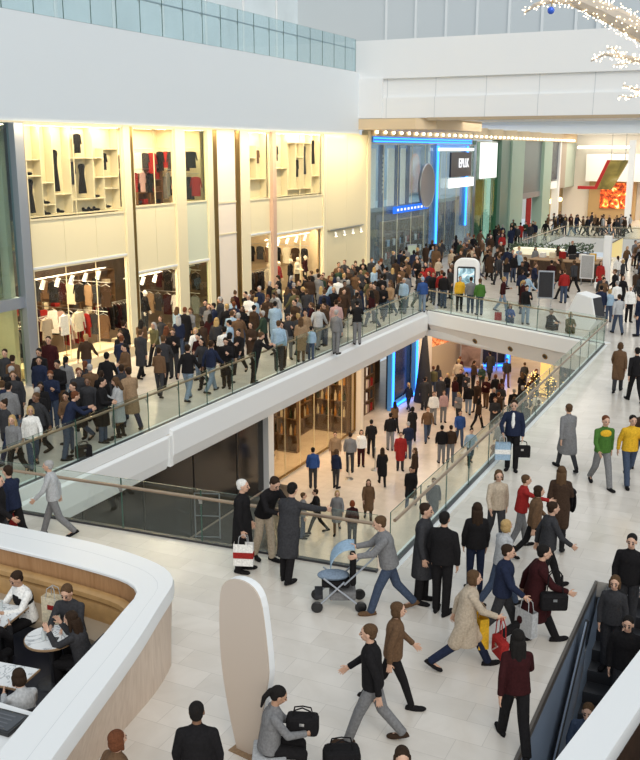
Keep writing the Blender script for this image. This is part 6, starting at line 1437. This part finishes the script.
for poly, num, z, md, where, faces in ZONES:
    xs, ys = [p[0] for p in poly], [p[1] for p in poly]; n = 0; tries = 0
    while n < num and tries < 6000:
        tries += 1; x, y = random.uniform(min(xs), max(xs)), random.uniform(min(ys), max(ys))
        if not inside((x, y), poly): continue
        if any(abs(z-pz) < .5 and hypot(x-px, y-py) < md for px, py, pz in PLACED): continue
        if any(abs(z-oz) < .5 and hypot(x-ox, y-oy) < r_ for ox, oy, r_, oz in OBST): continue
        u, v = proj(x, y, z+1.0)
        if not (-4 < u < 644 and 0 < v < 755): continue
        hs, fm = random.choice(HAIRS); pose = random.choice(['stand', 'walk', 'walkb', 'hands', 'walk', 'walkb', 'phone', 'stand', 'carry'])
        top = random.choice(['jacket', 'jacket', 'padded_jacket', 'coat']); bot = random.choice(['trousers', 'leggings']) if fm else 'trousers'
        tc, bc, hc = random.choice(TOPC), random.choice(BOTC), random.choice(HCS)
        if top == 'padded_jacket' and tc in ('white', 'tan', 'beige'): top = 'jacket'
        SPEC.append((x*x+y*y+(z-CAM_H)**2, x, y, z, random.choice(faces)+random.uniform(-25, 25), pose, top, tc, bot, bc, hs, hc, random.uniform(1.58, 1.72) if fm else random.uniform(1.68, 1.84), fm, random.choice((0, 0, 0, 1, 1, 2)), where, u))
        PLACED.append((x, y, z)); n += 1
SPEC.sort(key=lambda s_: s_[0])
n_ind = 300-sum(1 for o in COL.objects if o.name.startswith('person'))
for s_ in SPEC[:n_ind]:
    o = person(*s_[1:15]); CROWD.append((o, s_[15], s_[7], s_[6].replace('_', ' '), s_[9], s_[10], s_[11], s_[16]))
# the farthest shoppers, past three hundred, as one mass
def lo(kind, pn, fem, ratio):
    key = ('lo', kind, pn, fem)
    if key not in CACHE:
        ob = bpy.data.objects.new('tmp', get(kind, pn, fem).copy()); COL.objects.link(ob); d = ob.modifiers.new('d', 'DECIMATE'); d.ratio = ratio
        bpy.context.view_layer.update(); me = bpy.data.meshes.new_from_object(ob.evaluated_get(bpy.context.evaluated_depsgraph_get())); bpy.data.objects.remove(ob)
        CACHE[key] = ([v_.co.copy() for v_ in me.vertices], [tuple(p_.vertices) for p_ in me.polygons])
    return CACHE[key]
mass = MB(); slots = []
def slot(m):
    if m not in slots: slots.append(m)
    return slots.index(m)
for s_ in SPEC[n_ind:]:
    _, x, y, z, face, pose, top, tc, bot, bc, hs, hc, h, fm, sk, where, u = s_
    J = get('J', pose, fm); M0 = Matrix.Translation((x, y, z)) @ Matrix.Rotation(R(face), 4, 'Z') @ Matrix.Scale(h/1.755, 4); MH = M0 @ Matrix.Translation(J['head']) @ J['HM'].to_4x4()
    for kind, pn, f2_, m, M in (('body', pose, fm, SKIN[sk], M0), (top, pose, fm, cloth(tc), M0), (bot, pose, fm, cloth(bc), M0), ('shoe1', pose, fm, cloth('black'), M0), ('shoe2', pose, fm, cloth('black'), M0), ('hair_'+hs, '', False, hairm(hc), MH)):
        vs, fs = lo(kind, pn, f2_, .2); mass.add([M @ v_ for v_ in vs], fs, slot(m))
me = bpy.data.meshes.new('crowd'); me.from_pydata(mass.v, [], mass.f); me.polygons.foreach_set('material_index', mass.m)
o = link('crowd', me, slots); me.polygons.foreach_set('use_smooth', [True]*len(me.polygons))
tag(o, 'mass of small distant shoppers at back of plaza and under far bridge', 'crowd', kind='stuff')
by = {}
for c in CROWD: by.setdefault((c[1], c[2], c[3]), []).append(c)
for (where, tc, top), L in by.items():
    L.sort(key=lambda c: c[7])
    for i, (o, _, _, _, bc, hs, hc, u) in enumerate(L):
        legs = ('jeans' if 'denim' in bc else bc+' legs'); hair = {'short': hc+'-haired', 'crop': 'crop-haired', 'bob': hc+' bobbed', 'long': 'long-haired', 'tail': 'ponytailed', 'bun': hc+'-bunned'}[hs].replace('dark brown', 'dark')
        lab = '%s person in %s %s, %s, %s' % (hair, tc, top, legs, where)
        if len(L) > 1: lab = '%s person in %s %s %s, %s such from left' % (hair.split(' ')[0], tc, top, where, nth(i))
        tag(o, lab, 'person', 'crowd '+where)
# mannequins in the windows
mann = mat('mannequin_shell', (.80, .66, .48), .35); dmann = mat('mannequin_white', (.82, .78, .70), .35)
def mannequin(x, y, z, face, tc, bc, label, head=mann, pose='stand'):
    o = bpy.data.objects.new('mannequin', get('body', pose, True)); COL.objects.link(o)
    for sl in o.material_slots: sl.link = 'OBJECT'; sl.material = head
    o.location = (x, y, z); o.rotation_euler.z = R(face); tag(o, label, 'mannequin', 'mannequins in the shop windows')
    sub(o, 'jacket', get('jacket', pose, True), cloth(tc)); sub(o, 'leggings', get('leggings', pose, True), cloth(bc))
    b = MB().lathe([(0, -.03), (.3, -.03), (.3, 0), (0, .0)], n=24).build('base', steel, o)
for k, (y, tc, bc) in enumerate(((41.3, 'cream', 'beige'), (42.4, 'red', 'charcoal'), (43.7, 'black', 'black'), (44.5, 'cream', 'dark brown'), (45.4, 'maroon', 'black'))):
    mannequin(-22.75, y, .40, -90+(k*17 % 40)-20, tc, bc, 'pale mannequin in %s top in lit window, %s from left before cream wall' % (tc, nth(k)), pose=['phone', 'stand', 'stand', 'hands', 'stand'][k])
mannequin(-22.8, 30.2, .40, -100, 'charcoal', 'black', 'white-headed mannequin in charcoal, left of a pair in second window', dmann); mannequin(-22.8, 31.1, .40, -80, 'black', 'charcoal', 'white-headed mannequin in black, right of a pair in second window', dmann)
mannequin(-22.9, 39.2, .40, -90, 'cream', 'tan', 'pale mannequin in cream beside pinkish pier')
# ---------------------------------------------------------------- light
w = bpy.data.worlds.new('daylight'); SC.world = w; w.use_nodes = True
bg = w.node_tree.nodes['Background']; bg.inputs[0].default_value = (.82, .915, 1.0, 1); bg.inputs[1].default_value = .82
sl = bpy.data.lights.new('skylight', 'SUN'); sl.energy = 1.95; sl.angle = R(50); sl.color = (1, .94, .85)
so_ = bpy.data.objects.new('skylight', sl); COL.objects.link(so_); so_.rotation_euler = (R(38), R(42), 0)
vs_ = SC.view_settings; vs_.view_transform = 'Standard'; vs_.look = 'None'; vs_.exposure = -.17; vs_.gamma = 1.0; vs_.use_curve_mapping = False
SC.cycles.max_bounces = 10; SC.cycles.transparent_max_bounces = 40; SC.cycles.diffuse_bounces = 4; SC.cycles.glossy_bounces = 3
SC.cycles.caustics_reflective = False; SC.cycles.caustics_refractive = False; SC.cycles.sample_clamp_indirect = 4
